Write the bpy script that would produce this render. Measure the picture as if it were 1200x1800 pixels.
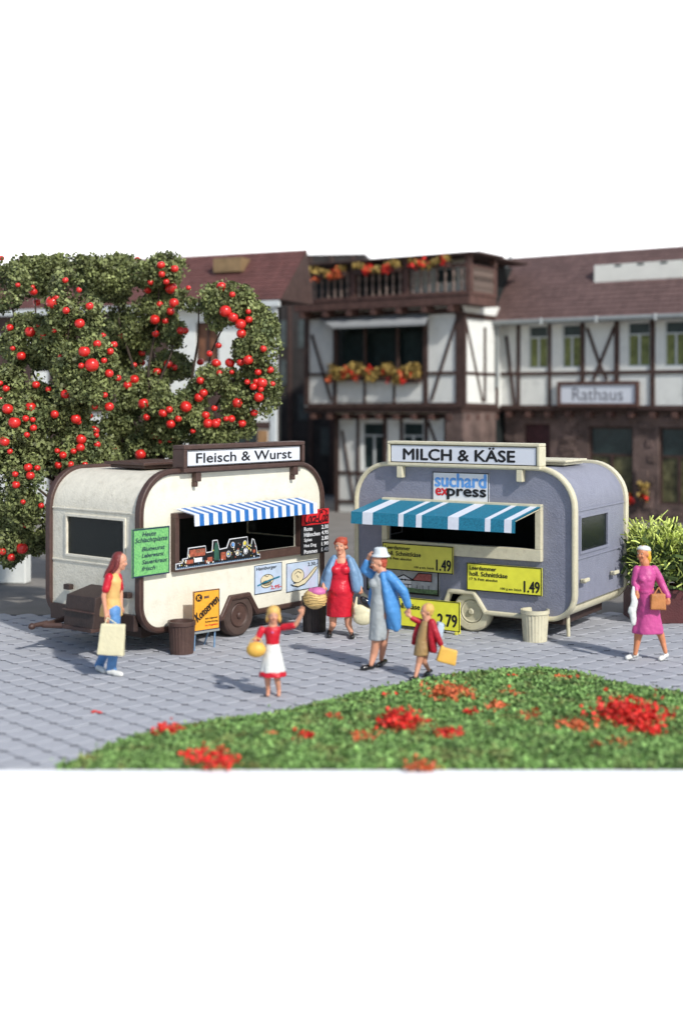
import bpy, bmesh, math, random
import numpy as np
from mathutils import Vector, Matrix
R = math.radians
sc = bpy.context.scene
for o in list(bpy.data.objects): bpy.data.objects.remove(o)
col = sc.collection

# ------------------------------------------------------------------ camera, sky, sun, exposure
H, F, CX, YH = 3.75, 2200.0, 600.0, 705.0      # eye height; the photograph's lens in its own pixels
cd = bpy.data.cameras.new('camera'); cam = bpy.data.objects.new('camera', cd); col.objects.link(cam)
cam.location = (0, 0, H); cam.rotation_euler = (R(90), 0, 0)
cd.sensor_fit = 'HORIZONTAL'; cd.sensor_width = 36; cd.lens = F / 1200 * 36
cd.shift_y = (YH - 900) / 1200
cd.clip_start = 0.5; cd.clip_end = 400
cd.dof.use_dof = True; cd.dof.focus_distance = 20.3; cd.dof.aperture_fstop = 0.46
sc.camera = cam
SUN_AZ = (0.58, -0.81); SUN_EL = 38.0
w = bpy.data.worlds.new('World'); sc.world = w; w.use_nodes = True
nt = w.node_tree; nt.nodes.clear()
sky = nt.nodes.new('ShaderNodeTexSky'); sky.sky_type = 'NISHITA'; sky.sun_disc = False
sky.sun_elevation = R(SUN_EL); sky.sun_rotation = math.atan2(SUN_AZ[0], SUN_AZ[1])
bg = nt.nodes.new('ShaderNodeBackground'); bg.inputs[1].default_value = 0.14
wo = nt.nodes.new('ShaderNodeOutputWorld')
nt.links.new(sky.outputs[0], bg.inputs[0]); nt.links.new(bg.outputs[0], wo.inputs[0])
sd = bpy.data.lights.new('sun', 'SUN'); sd.energy = 3.8; sd.angle = R(2.2); sd.color = (1.0, 0.965, 0.91)
sun = bpy.data.objects.new('sun', sd); col.objects.link(sun)
ce = math.cos(R(SUN_EL))
sun.rotation_euler = Vector((SUN_AZ[0]*ce, SUN_AZ[1]*ce, math.sin(R(SUN_EL)))).to_track_quat('Z', 'Y').to_euler()
sun.location = (6, -8, 12)
sc.view_settings.view_transform = 'Standard'; sc.view_settings.look = 'None'
sc.view_settings.exposure = 0.0; sc.view_settings.gamma = 1.0; sc.view_settings.use_curve_mapping = False
sc.render.film_transparent = False

# ------------------------------------------------------------------ materials
def lin(c):
    return tuple(((v/255)/12.92 if v/255 <= .04045 else ((v/255+.055)/1.055)**2.4) for v in c)
MATS = {}
def mat(name, rgb, rough=.55, var=.10, vscale=6, bump=.15, bscale=60, spec=.4, emis=None, island=0.0,
        alpha=1.0, metal=0.0, dirt=None, dscale=3, coords='Object'):
    """procedural paint: base colour given as linear reflectance, noise variation, fine relief, optional blotches"""
    m = bpy.data.materials.new(name); m.use_nodes = True; t = m.node_tree; n = t.nodes; l = t.links
    b = n['Principled BSDF']; b.inputs['Roughness'].default_value = rough; b.inputs['Metallic'].default_value = metal
    b.inputs['Specular IOR Level'].default_value = spec
    tc = n.new('ShaderNodeTexCoord'); cs = tc.outputs[coords]
    no = n.new('ShaderNodeTexNoise'); no.inputs['Scale'].default_value = vscale; no.inputs['Detail'].default_value = 5
    l.new(cs, no.inputs['Vector'])
    mr = n.new('ShaderNodeMapRange'); mr.inputs[1].default_value = .3; mr.inputs[2].default_value = .7
    mr.inputs[3].default_value = 1-var; mr.inputs[4].default_value = 1+var
    l.new(no.outputs['Fac'], mr.inputs[0])
    mul = n.new('ShaderNodeVectorMath'); mul.operation = 'SCALE'; mul.inputs[0].default_value = rgb
    l.new(mr.outputs[0], mul.inputs['Scale'])
    out = mul.outputs[0]
    if island > 0:
        g = n.new('ShaderNodeNewGeometry'); m2 = n.new('ShaderNodeMapRange')
        m2.inputs[3].default_value = 1-island; m2.inputs[4].default_value = 1+island
        l.new(g.outputs['Random Per Island'], m2.inputs[0])
        s2 = n.new('ShaderNodeVectorMath'); s2.operation = 'SCALE'; l.new(out, s2.inputs[0]); l.new(m2.outputs[0], s2.inputs['Scale'])
        out = s2.outputs[0]
    if dirt:
        dn = n.new('ShaderNodeTexNoise'); dn.inputs['Scale'].default_value = dscale; dn.inputs['Detail'].default_value = 8
        dn.inputs['Roughness'].default_value = .7; l.new(cs, dn.inputs['Vector'])
        dr = n.new('ShaderNodeMapRange'); dr.inputs[1].default_value = .52; dr.inputs[2].default_value = .72
        dr.inputs[4].default_value = dirt[3]; l.new(dn.outputs['Fac'], dr.inputs[0])
        mx = n.new('ShaderNodeMix'); mx.data_type = 'RGBA'; l.new(dr.outputs[0], mx.inputs[0])
        l.new(out, mx.inputs[6]); mx.inputs[7].default_value = (*dirt[:3], 1); out = mx.outputs[2]
    l.new(out, b.inputs['Base Color'])
    if bump > 0:
        bn = n.new('ShaderNodeTexNoise'); bn.inputs['Scale'].default_value = bscale; bn.inputs['Detail'].default_value = 3
        l.new(cs, bn.inputs['Vector'])
        bp = n.new('ShaderNodeBump'); bp.inputs['Strength'].default_value = bump; bp.inputs['Distance'].default_value = .02
        l.new(bn.outputs['Fac'], bp.inputs['Height']); l.new(bp.outputs[0], b.inputs['Normal'])
    if alpha < 1: b.inputs['Alpha'].default_value = alpha
    if emis:
        b.inputs['Emission Color'].default_value = (*emis[:3], 1); b.inputs['Emission Strength'].default_value = emis[3]
    MATS[name] = m
    return m
S = lin
cream   = mat('cream_paint', (.75,.725,.61), .5, .05, 5, .35, 38, dirt=(.42,.36,.24,.28), dscale=3.5)
creamend= mat('cream_paint_rough', (.74,.70,.58), .6, .06, 9, .45, 30, dirt=(.36,.32,.22,.35), dscale=7)
brown   = mat('brown_plastic', (.075,.042,.034), .45, .15, 9, .25, 60, dirt=(.16,.10,.08,.35), dscale=14)
brownd  = mat('dark_brown_plastic', (.045,.028,.024), .5, .2, 12, .35, 50)
slate   = mat('slate_blue_paint', (.228,.238,.300), .5, .06, 6, .55, 42, dirt=(.15,.15,.2,.3), dscale=9)
ivory   = mat('ivory_plastic', (.62,.58,.42), .45, .06, 7, .2, 60, dirt=(.33,.27,.16,.4), dscale=11)
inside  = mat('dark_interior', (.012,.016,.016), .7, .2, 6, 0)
insidel = mat('grey_interior', (.25,.24,.22), .7, .1, 6, 0)
glassd  = mat('tinted_glass', (.006,.010,.010), .22, .1, 5, .3, 60, spec=.25, alpha=.93, dirt=(.12,.12,.12,.35), dscale=26)
glassl  = mat('pale_glass', (.42,.44,.43), .3, .2, 3, .05, 20, spec=.4, alpha=.38)
rubber  = mat('brown_tyre', (.07,.045,.037), .65, .15, 10, .3, 50)
white   = mat('white_print', (.72,.74,.77), .5, .03, 5, .03)
signbox = mat('white_sign_face', (.66,.69,.75), .4, .02, 3, .02)
black   = mat('black_print', (.008,.008,.010), .5, .1, 5, 0)
redp    = mat('red_print', (.60,.02,.025), .45, .08, 5, .05)
blues   = mat('blue_stripe', (.02,.14,.43), .5, .08, 20, .1, 80)
whites  = mat('white_stripe', (.72,.76,.84), .5, .04, 20, .1, 80)
teal    = mat('teal_stripe', (.015,.19,.30), .5, .28, 45, .3, 90)
yellow  = mat('yellow_card', (.84,.82,.06), .5, .08, 6, .1, 50)
yellowd = mat('dull_yellow_card', (.66,.62,.09), .5, .08, 6, .1, 50)
greenp  = mat('green_card', (.15,.44,.15), .6, .35, 60, .1, 60, dirt=(.38,.55,.12,.6), dscale=60)
navy    = mat('navy_print', (.012,.02,.06), .6, .2, 10, 0)
orange  = mat('orange_card', (.78,.36,.03), .5, .1, 20, .05)
skyblu  = mat('pale_blue_print', (.48,.58,.72), .5, .1, 6, .03, dirt=(.60,.45,.62,.8), dscale=2.2)
bunc    = mat('bun_print', (.70,.62,.42), .5, .1, 9, 0)
logob   = mat('light_blue_print', (.12,.33,.72), .5, .1, 12, 0)
meatr   = mat('meat_print', (.35,.09,.05), .5, .4, 30, 0)
yelp    = mat('egg_yellow_print', (.72,.60,.06), .5, .1, 9, 0)
bottleg = mat('bottle_green_print', (.03,.10,.07), .4, .3, 20, 0)
picgrey = mat('picture_grey', (.40,.42,.44), .5, .2, 10, 0)
picgreen= mat('picture_green', (.12,.20,.10), .6, .5, 40, 0)
picred  = mat('picture_roof_red', (.35,.10,.09), .6, .3, 20, 0)
pavem   = mat('grey_paver', (.41,.42,.45), .75, .07, 2.2, .5, 70, island=.06, dirt=(.27,.28,.32,.45), dscale=4, coords='Object')
bedm    = mat('joint_sand', (.085,.088,.105), .9, .2, 8, .3, 40)
asph    = mat('worn_asphalt', (.20,.185,.165), .9, .15, 1.2, .4, 50)
tablem  = mat('white_tabletop', (.93,.93,.93), .8, .0, 3, 0, spec=.1)
backdropm    = mat('glowing_backdrop', (.92,.92,.92), .9, .0, 3, 0, spec=0, emis=(1,1,1,.32))  # white of the added backdrop wall, made to glow slightly
timber  = mat('dark_timber', (.060,.034,.028), .7, .25, 5, .4, 30)
timberr = mat('red_brown_timber', (.10,.052,.042), .7, .25, 5, .4, 30)
plaster = mat('white_plaster', (.74,.75,.71), .8, .05, 3, .25, 25, dirt=(.42,.43,.41,.5), dscale=2)
rooft   = mat('plum_roof_tiles', (.140,.086,.080), .75, .12, 2, .3, 20, island=.12)
roofr   = mat('dark_red_roof_tiles', (.130,.054,.048), .75, .15, 2, .3, 20, island=.12)
gutterm = mat('grey_gutter', (.25,.27,.27), .5, .1, 3, .1)
stonem  = mat('brown_rubble_stone', (.125,.086,.075), .85, .45, 1.8, .9, 5, dirt=(.19,.13,.12,.7), dscale=2.2)
winwh   = mat('white_window_paint', (.55,.58,.58), .5, .05, 4, .05)
curtain = mat('olive_curtain', (.20,.22,.08), .8, .35, 5, .2)
darkwin = mat('dark_window', (.02,.035,.035), .3, .3, 4, .05, spec=.5)
awngrey = mat('grey_shade_canvas', (.30,.31,.31), .7, .1, 3, .1)
petalr  = mat('red_petals', (.72,.035,.025), .6, .2, 20, 0, island=.25)
petalo  = mat('orange_petals', (.62,.14,.05), .6, .25, 20, 0, island=.3)
leafo   = mat('olive_orange_leaves', (.36,.25,.07), .7, .4, 6, 0, island=.45)
leafc   = mat('tree_leaves', (.165,.19,.070), .6, .5, 2.4, 0, island=.55, dirt=(.075,.12,.06,.75), dscale=1.7)
leafd   = mat('tree_leaves_inner', (.05,.055,.026), .7, .4, 3, 0, island=.5)
apple   = mat('glossy_red_apple', (.62,.022,.016), .28, .15, 6, .05, spec=.6)
barkm   = mat('dark_bark', (.05,.035,.025), .85, .3, 8, .6, 30)
turfm   = mat('turf_tufts', (.185,.32,.095), .75, .40, 3.5, 0, island=.6, dirt=(.30,.22,.08,.75), dscale=3.2)
turfb   = mat('turf_bed', (.05,.105,.032), .9, .35, 8, .5, 25)
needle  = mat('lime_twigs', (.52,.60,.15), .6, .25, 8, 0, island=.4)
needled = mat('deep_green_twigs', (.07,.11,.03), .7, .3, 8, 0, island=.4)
planterm= mat('oxblood_planter', (.085,.022,.024), .5, .15, 4, .3, 30)
darkbin = mat('ribbed_dark_bin', (.028,.022,.022), .5, .3, 8, .3, 40)
# figure paints
skin    = mat('skin_paint', (.62,.30,.19), .45, .06, 14, .1, 40)
skino   = mat('orange_skin_paint', (.60,.235,.115), .45, .06, 14, .1, 40)
hairau  = mat('auburn_hair_paint', (.17,.030,.028), .4, .2, 40, .4, 70)
hairre  = mat('red_hair_paint', (.42,.07,.035), .45, .2, 40, .5, 70)
hairbl  = mat('blonde_hair_paint', (.68,.42,.12), .45, .15, 40, .4, 70)
hairye  = mat('yellow_hair_paint', (.72,.42,.04), .45, .15, 40, .4, 70)
clred   = mat('red_cloth_paint', (.56,.012,.030), .38, .10, 9, .9, 13)
cldred  = mat('crimson_coat_paint', (.40,.012,.028), .42, .15, 9, .9, 13)
clyel   = mat('pale_orange_vest_paint', (.72,.45,.16), .5, .06, 9, .9, 13)
cljean  = mat('blue_jeans_paint', (.10,.25,.52), .5, .14, 12, .9, 13)
clwhite = mat('white_cloth_paint', (.72,.73,.70), .5, .05, 9, .9, 13)
clcream = mat('cream_bag_paint', (.68,.63,.42), .5, .07, 9, .3, 25, dirt=(.48,.42,.25,.4), dscale=9)
clblue  = mat('sky_blue_coat_paint', (.075,.27,.60), .42, .10, 9, .9, 13)
clgblue = mat('grey_blue_cardigan_paint', (.17,.29,.45), .5, .10, 9, .9, 13)
clgrey  = mat('grey_dress_paint', (.38,.41,.42), .4, .12, 9, .9, 13)
clpink  = mat('magenta_dress_paint', (.53,.075,.26), .45, .08, 9, .9, 13)
cltan   = mat('tan_cloth_paint', (.36,.23,.10), .5, .1, 9, .9, 13)
clbag   = mat('tan_handbag_paint', (.48,.19,.06), .5, .15, 9, .2, 40)
clstraw = mat('straw_basket_paint', (.60,.42,.17), .55, .2, 20, .5, 35)
clgold  = mat('yellow_bag_paint', (.76,.44,.08), .5, .1, 9, .15, 40)
clshoe  = mat('black_shoe_paint', (.006,.006,.007), .15, .1, 9, 0, spec=.8)
clwshoe = mat('white_shoe_paint', (.70,.70,.66), .45, .1, 9, .1)
clpinkb = mat('pink_cloth_paint', (.60,.16,.36), .5, .1, 9, .1)
clpack  = mat('pale_blue_pack_paint', (.42,.52,.62), .5, .1, 9, .1)

# ------------------------------------------------------------------ geometry helpers
class M:
    """collects closed shapes; build() links them as ONE mesh object"""
    def __init__(s): s.v = []; s.f = []; s.mi = []
    def add(s, v, f, mi=0):
        k = len(s.v); s.v += [tuple(p) for p in v]; s.f += [tuple(i+k for i in q) for q in f]; s.mi += [mi]*len(f); return s
    def box(s, x0, x1, y0, y1, z0, z1, mi=0, rot=None, piv=None):
        v = [Vector(p) for p in ((x0,y0,z0),(x1,y0,z0),(x1,y1,z0),(x0,y1,z0),(x0,y0,z1),(x1,y0,z1),(x1,y1,z1),(x0,y1,z1))]
        if rot is not None:
            pv = Vector(piv); v = [rot @ (p-pv) + pv for p in v]
        return s.add(v, ((0,3,2,1),(4,5,6,7),(0,1,5,4),(1,2,6,5),(2,3,7,6),(3,0,4,7)), mi)
    def tube(s, p0, p1, r0, r1=None, n=12, mi=0, cap=True):
        p0, p1 = Vector(p0), Vector(p1); r1 = r0 if r1 is None else r1
        d = (p1-p0).normalized(); a = d.orthogonal().normalized(); b = d.cross(a)
        v = []
        for p, r in ((p0, r0), (p1, r1)):
            for i in range(n):
                t = 2*math.pi*i/n; v.append(p + a*math.cos(t)*r + b*math.sin(t)*r)
        f = [(i, (i+1) % n, n+(i+1) % n, n+i) for i in range(n)]
        if cap: f += [tuple(range(n-1, -1, -1)), tuple(range(n, 2*n))]
        return s.add(v, f, mi)
    def ell(s, c, r, seg=16, rings=10, mi=0, rot=None):
        c = Vector(c); v = [Vector((0,0,-r[2]))]; f = []
        for j in range(1, rings):
            ph = math.pi*j/rings - math.pi/2
            for i in range(seg):
                t = 2*math.pi*i/seg
                v.append(Vector((r[0]*math.cos(ph)*math.cos(t), r[1]*math.cos(ph)*math.sin(t), r[2]*math.sin(ph))))
        v.append(Vector((0,0,r[2])))
        for i in range(seg):
            f.append((0, 1+(i+1) % seg, 1+i))
            for j in range(rings-2):
                a = 1+j*seg; b = a+seg; f.append((a+i, a+(i+1) % seg, b+(i+1) % seg, b+i))
            a = 1+(rings-2)*seg; f.append((a+i, a+(i+1) % seg, len(v)-1))
        if rot is not None: v = [rot @ p for p in v]
        return s.add([p+c for p in v], f, mi)
    def cone(s, p0, r0, p1, r1, n=14):
        """capsule with different end radii (closed)"""
        s.tube(p0, p1, r0, r1, n); s.ell(p0, (r0,)*3, n, 8); s.ell(p1, (r1,)*3, n, 8); return s
    def loft(s, rings, n=20, mi=0):
        """rings: (centre, rx, ry, yaw) ellipses stacked; closed with caps"""
        v = []; k = len(rings)
        for c, rx, ry, a in rings:
            ca, sa = math.cos(a), math.sin(a)
            for i in range(n):
                t = 2*math.pi*i/n; x, y = rx*math.cos(t), ry*math.sin(t)
                v.append((c[0]+x*ca-y*sa, c[1]+x*sa+y*ca, c[2]))
        f = []
        up = rings[-1][0][2] > rings[0][0][2]
        for j in range(k-1):
            for i in range(n):
                q = (j*n+i, j*n+(i+1) % n, (j+1)*n+(i+1) % n, (j+1)*n+i); f.append(q if up else q[::-1])
        a, b = tuple(range(n-1, -1, -1)), tuple(range((k-1)*n, k*n))
        f += [a, b] if up else [a[::-1], b[::-1]]
        return s.add(v, f, mi)
    def plate(s, outline, holes, y0, y1, mi=0, plane='XZ'):
        """polygon with holes in the XZ (or YZ) plane, given thickness"""
        bm = bmesh.new(); ed = []
        for lp in [outline]+list(holes):
            vs = [bm.verts.new((x, 0, z)) for x, z in lp]
            ed += [bm.edges.new((vs[i], vs[(i+1) % len(vs)])) for i in range(len(vs))]
        r = bmesh.ops.triangle_fill(bm, use_beauty=True, edges=ed, normal=(0,-1,0))
        bm.verts.index_update()
        base = [tuple(v.co) for v in bm.verts]
        tris = []
        for fc in bm.faces:
            t = [v.index for v in fc.verts]
            if fc.normal.y > 0: t.reverse()
            tris.append(tuple(t))
        n = len(base)
        put = (lambda x, d, z: (x, d, z)) if plane == 'XZ' else (lambda x, d, z: (d, x, z))
        v = [put(p[0], y0, p[2]) for p in base]+[put(p[0], y1, p[2]) for p in base]
        f = tris+[tuple(i+n for i in t[::-1]) for t in tris]
        k = 0
        for lp in [outline]+list(holes):
            m = len(lp)
            for i in range(m):
                a, b = k+i, k+(i+1) % m; f.append((a, a+n, b+n, b))
            k += m
        bm.free(); s.add(v, f, mi)
        return s
    def sweep(s, path, hw, y0, y1, closed=True, mi=0):
        """rectangular section swept round a path in the XZ plane; hw = half width across the path"""
        n = len(path); L_, R_ = [], []
        for i in range(n):
            p = Vector(path[i]); a = Vector(path[i-1]) if (closed or i > 0) else p
            b = Vector(path[(i+1) % n]) if (closed or i < n-1) else p
            d1 = (p-a); d2 = (b-p)
            d1 = d1.normalized() if d1.length > 1e-9 else d2.normalized(); d2 = d2.normalized() if d2.length > 1e-9 else d1
            t = (d1+d2).normalized(); nn = Vector((-t.y, t.x)); k = hw/max(.5, abs(nn.dot(Vector((-d1.y, d1.x)))))
            L_.append(p+nn*k); R_.append(p-nn*k)
        v = [];
        for i in range(n):
            v += [(L_[i].x, y0, L_[i].y), (R_[i].x, y0, R_[i].y), (R_[i].x, y1, R_[i].y), (L_[i].x, y1, L_[i].y)]
        f = []
        for i in range(n if closed else n-1):
            j = (i+1) % n
            for e in range(4): f.append((4*i+e, 4*i+(e+1) % 4, 4*j+(e+1) % 4, 4*j+e))
        if not closed: f += [(0,1,2,3), (4*n-1, 4*n-2, 4*n-3, 4*n-4)]
        return s.add(v, f, mi)
    def build(s, name, m, parent=None, smooth=None, bevel=0, loc=None):
        me = bpy.data.meshes.new(name); me.from_pydata(s.v, [], s.f)
        ms = m if isinstance(m, (list, tuple)) else [m]
        for q in ms: me.materials.append(q)
        if len(ms) > 1: me.polygons.foreach_set('material_index', s.mi)
        bm = bmesh.new(); bm.from_mesh(me); bmesh.ops.recalc_face_normals(bm, faces=bm.faces); bm.to_mesh(me); bm.free()
        if smooth is not None:
            me.polygons.foreach_set('use_smooth', [True]*len(me.polygons)); me.set_sharp_from_angle(angle=R(smooth))
        me.update()
        return link(name, me, parent, bevel, loc)
def link(name, me, parent=None, bevel=0, loc=None):
    o = bpy.data.objects.new(name, me); col.objects.link(o); o.parent = parent
    if loc is not None: o.location = loc
    if bevel:
        b = o.modifiers.new('edge', 'BEVEL'); b.width = bevel; b.segments = 2; b.limit_method = 'ANGLE'; b.angle_limit = R(40)
    return o
def tag(o, label=None, cat=None, group=None, kind=None):
    if label: o['label'] = label
    if cat: o['category'] = cat
    if group: o['group'] = group
    if kind: o['kind'] = kind
    return o
def thing(name, label, cat, loc=(0,0,0), rz=0.0, group=None):
    o = bpy.data.objects.new(name, None); col.objects.link(o); o.location = loc; o.rotation_euler = (0,0,rz)
    o.empty_display_size = .2
    return tag(o, label, cat, group)
def quads_mesh(name, C, A, B, m, parent=None, tri=False):
    """many small quads: centres C, half axes A and B (numpy n x 3)"""
    n = len(C); V = np.stack([C-A-B, C+A-B, C+A+B, C-A+B], 1).reshape(-1, 3).astype(np.float32)
    me = bpy.data.meshes.new(name); me.vertices.add(4*n); me.vertices.foreach_set('co', V.ravel())
    me.loops.add(4*n); me.loops.foreach_set('vertex_index', np.arange(4*n, dtype=np.int32))
    me.polygons.add(n); me.polygons.foreach_set('loop_start', np.arange(0, 4*n, 4, dtype=np.int32))
    me.update(calc_edges=True); me.materials.append(m)
    return link(name, me, parent)
rng = np.random.default_rng(7)
def rdirs(n):
    d = rng.normal(size=(n, 3)); return d/np.linalg.norm(d, axis=1, keepdims=True)
def leaf_cards(name, pts, size, m, parent=None, ratio=.6):
    n = len(pts); a = rdirs(n); b = np.cross(a, rdirs(n)); b /= np.linalg.norm(b, axis=1, keepdims=True)
    s = size*(.6+.8*rng.random((n, 1)))
    return quads_mesh(name, pts, a*s*.5, b*s*.5*ratio, m, parent)
def ground(px, py, z=0.0):
    """the point of the ground that the photograph shows there"""
    Y = F*(H-z)/(py-YH); return Vector(((px-CX)/F*Y, Y, z))
def at(px, py, Y):
    return Vector(((px-CX)/F*Y, Y, H+(YH-py)/F*Y))
class Face:
    """vertical plane through (x, y) running in direction a; uv() reads a photograph pixel as metres along it and height"""
    def __init__(s, x, y, a): s.o = (x, y); s.c, s.s = math.cos(a), math.sin(a)
    def uv(s, px, py, off=0.0):
        ox, oy = s.o[0]+s.s*off, s.o[1]-s.c*off; k = (px-CX)/F
        u = (k*oy-ox)/(s.c-k*s.s); Y = oy+u*s.s
        return u, H+(YH-py)/F*Y
    def u(s, px, off=0.0): return s.uv(px, 700, off)[0]

# text as real flat lettering
def text_into(mm, body, x0, x1, z0, z1, y, mi=0, shear=0.0, bold=0.0, rot=0.0, fit='box', depth=.004, align='L'):
    cu = bpy.data.curves.new('t', 'FONT'); cu.body = body; cu.shear = shear; cu.extrude = 0; cu.resolution_u = 3
    ob = bpy.data.objects.new('t', cu); col.objects.link(ob)
    dg = bpy.context.evaluated_depsgraph_get(); me = bpy.data.meshes.new_from_object(ob.evaluated_get(dg))
    vs = [Vector(v.co) for v in me.vertices]; fs = [tuple(p.vertices) for p in me.polygons]
    bpy.data.objects.remove(ob); bpy.data.curves.remove(cu); bpy.data.meshes.remove(me)
    if not vs: return
    xa, xb = min(v.x for v in vs), max(v.x for v in vs); za, zb = min(v.y for v in vs), max(v.y for v in vs)
    sx, sz = (x1-x0)/(xb-xa), (z1-z0)/(zb-za)
    if fit == 'h': sx = min(sx, sz)
    cx, cz = (x0+x1)/2, (z0+z1)/2; ca, sa = math.cos(rot), math.sin(rot); bw = bold*2*min(sx, sz)
    for q, (ox, oz) in enumerate(((0, 0), (-1, 0), (1, 0), (0, -.7), (0, .7)) if bold else ((0, 0),)):   # heavier strokes
        out = []
        for v in vs:
            x, z = (v.x-xa)*sx+x0+ox*bw, (v.y-za)*sz+z0+oz*bw
            if rot: x, z = cx+(x-cx)*ca-(z-cz)*sa, cz+(x-cx)*sa+(z-cz)*ca
            out.append((x, y-.0003*q, z))
        mm.add(out, fs, mi)
def flat_poly(mm, pts, y, mi=0): mm.add([(x, y, z) for x, z in pts], [tuple(range(len(pts)))], mi)
def flat_disc(mm, cx, cz, rx, rz, y, mi=0, n=20, ring=0):
    pts = [(cx+rx*math.cos(2*math.pi*i/n), cz+rz*math.sin(2*math.pi*i/n)) for i in range(n)]
    if not ring: flat_poly(mm, pts, y, mi)
    else:
        q = [(cx+(rx-ring)*math.cos(2*math.pi*i/n), cz+(rz-ring)*math.sin(2*math.pi*i/n)) for i in range(n)]
        mm.add([(a, y, b) for a, b in pts+q], [(i, (i+1) % n, n+(i+1) % n, n+i) for i in range(n)], mi)
def flat_line(mm, pts, wd, y, mi=0):
    for (a, b), (c, d) in zip(pts[:-1], pts[1:]):
        t = Vector((c-a, d-b)); 
        if t.length < 1e-6: continue
        t.normalize(); nx, nz = -t.y*wd/2, t.x*wd/2; e = wd*.25
        a2, b2, c2, d2 = a-t.x*e, b-t.y*e, c+t.x*e, d+t.y*e
        mm.add([(a2-nx,y,b2-nz),(c2-nx,y,d2-nz),(c2+nx,y,d2+nz),(a2+nx,y,b2+nz)], [(0,1,2,3)], mi)
def flat_frame(mm, x0, x1, z0, z1, wd, y, mi=0):
    mm.add([(x0,y,z0),(x1,y,z0),(x1,y,z1),(x0,y,z1),(x0+wd,y,z0+wd),(x1-wd,y,z0+wd),(x1-wd,y,z1-wd),(x0+wd,y,z1-wd)],
           [(0,1,5,4),(1,2,6,5),(2,3,7,6),(3,0,4,7)], mi)
class Sign:
    """flat card of given corners on a plane y = const (front towards -y); fractions address its face"""
    def __init__(s, name, parent, x0, x1, z0, z1, y, m, th=.02, label=None, edge=None):
        s.b = (x0, x1, z0, z1); s.y = y-th; s.h = z1-z0
        mm = M(); mm.box(x0, x1, y-th, y, z0, z1); s.o = mm.build(name, m, parent, bevel=.003)
        if label: s.o['label'] = label
        s.inks = {}
    def X(s, f): return s.b[0]+f*(s.b[1]-s.b[0])
    def Z(s, f): return s.b[2]+f*(s.b[3]-s.b[2])
    def ink(s, m, lvl=1):
        k = (m.name, lvl)
        if k not in s.inks: s.inks[k] = (M(), m, s.y-.004*lvl)
        return s.inks[k]
    def text(s, t, fx0, fx1, fz0, fz1, m, lvl=1, **k):
        mm = M(); text_into(mm, t, s.X(fx0), s.X(fx1), s.Z(fz0), s.Z(fz1), s.y-.004*lvl, **k); mm.build('lettering', m, s.o)
    def disc(s, fx, fz, frx, frz, m, lvl=1, ring=0):
        mm, _, y = s.ink(m, lvl); flat_disc(mm, s.X(fx), s.Z(fz), frx*(s.b[1]-s.b[0]), frz*s.h, y, ring=ring*s.h)
    def line(s, pts, wd, m, lvl=1):
        mm, _, y = s.ink(m, lvl); flat_line(mm, [(s.X(a), s.Z(b)) for a, b in pts], wd*s.h, y)
    def poly(s, pts, m, lvl=1):
        mm, _, y = s.ink(m, lvl); flat_poly(mm, [(s.X(a), s.Z(b)) for a, b in pts], y)
    def frame(s, ins, wd, m, lvl=1):
        mm, _, y = s.ink(m, lvl); i = ins*s.h
        flat_frame(mm, s.b[0]+i, s.b[1]-i, s.b[2]+i, s.b[3]-i, wd*s.h, y)
    def done(s, name='lettering'):
        for mm, m, y in s.inks.values():
            if mm.v: mm.build('print', m, s.o)
        return s.o

# ------------------------------------------------------------------ table, white backdrop, ground
FRONT, PAVE_END = 12.79, 22.3
mm = M(); mm.box(-70, 70, -12, 80, -.6, -.0165); tag(mm.build('tabletop', tablem), kind='structure')
mm = M(); pts = []
for i in range(13):
    t = R(90*i/12); pts.append((72+8*math.sin(t), 7.96-8*math.cos(t)))
pts += [(80, 60), (80.3, 60), (80.3, -.5), (72, -.5)]
mm.add([(x, y, z) for x in (-70, 70) for y, z in pts], [tuple(range(len(pts))), tuple(range(2*len(pts)-1, len(pts)-1, -1))] +
       [(i, (i+1) % len(pts), len(pts)+(i+1) % len(pts), len(pts)+i) for i in range(len(pts))])
tag(mm.build('sky', backdropm, smooth=30), kind='structure')  # added white backdrop wall, not sky; slight glow keeps it white
XW = 16.0
mm = M(); mm.box(-XW, XW, PAVE_END-.3, 56, -.016, -.004); tag(mm.build('road', asph), kind='structure')
mm = M(); mm.box(-XW, XW, FRONT, PAVE_END-.302, -.016, -.0125); pavement = tag(mm.build('pavement', bedm), kind='structure')

GRASS_PX = [(60,1372),(140,1335),(215,1300),(300,1279),(400,1262),(470,1256),(540,1240),(640,1215),(720,1198),(800,1184),(880,1176),(950,1173),(1010,1179),(1070,1196),(1130,1207),(1210,1218),(1300,1226),(1500,1235)]
grass_edge = [tuple(ground(x, y+7)[:2]) for x, y in GRASS_PX]
grass_poly = grass_edge+[(XW, grass_edge[-1][1]-.1), (XW, FRONT), (grass_edge[0][0], FRONT)]
grass_poly = [(x, FRONT-.3 if y <= FRONT else y) for x, y in grass_poly]
def inside_poly(x, y, P):
    c = False; n = len(P)
    for i in range(n):
        x1, y1 = P[i]; x2, y2 = P[i-1]
        if (y1 > y) != (y2 > y) and x < (x2-x1)*(y-y1)/(y2-y1)+x1: c = not c
    return c
def edge_dist(x, y):
    d = 9
    for (a, b), (c, e) in zip(grass_edge[:-1], grass_edge[1:]):
        t = max(0, min(1, ((x-a)*(c-a)+(y-b)*(e-b))/((c-a)**2+(e-b)**2))); d = min(d, math.hypot(x-a-t*(c-a), y-b-t*(e-b)))
    return d
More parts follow.
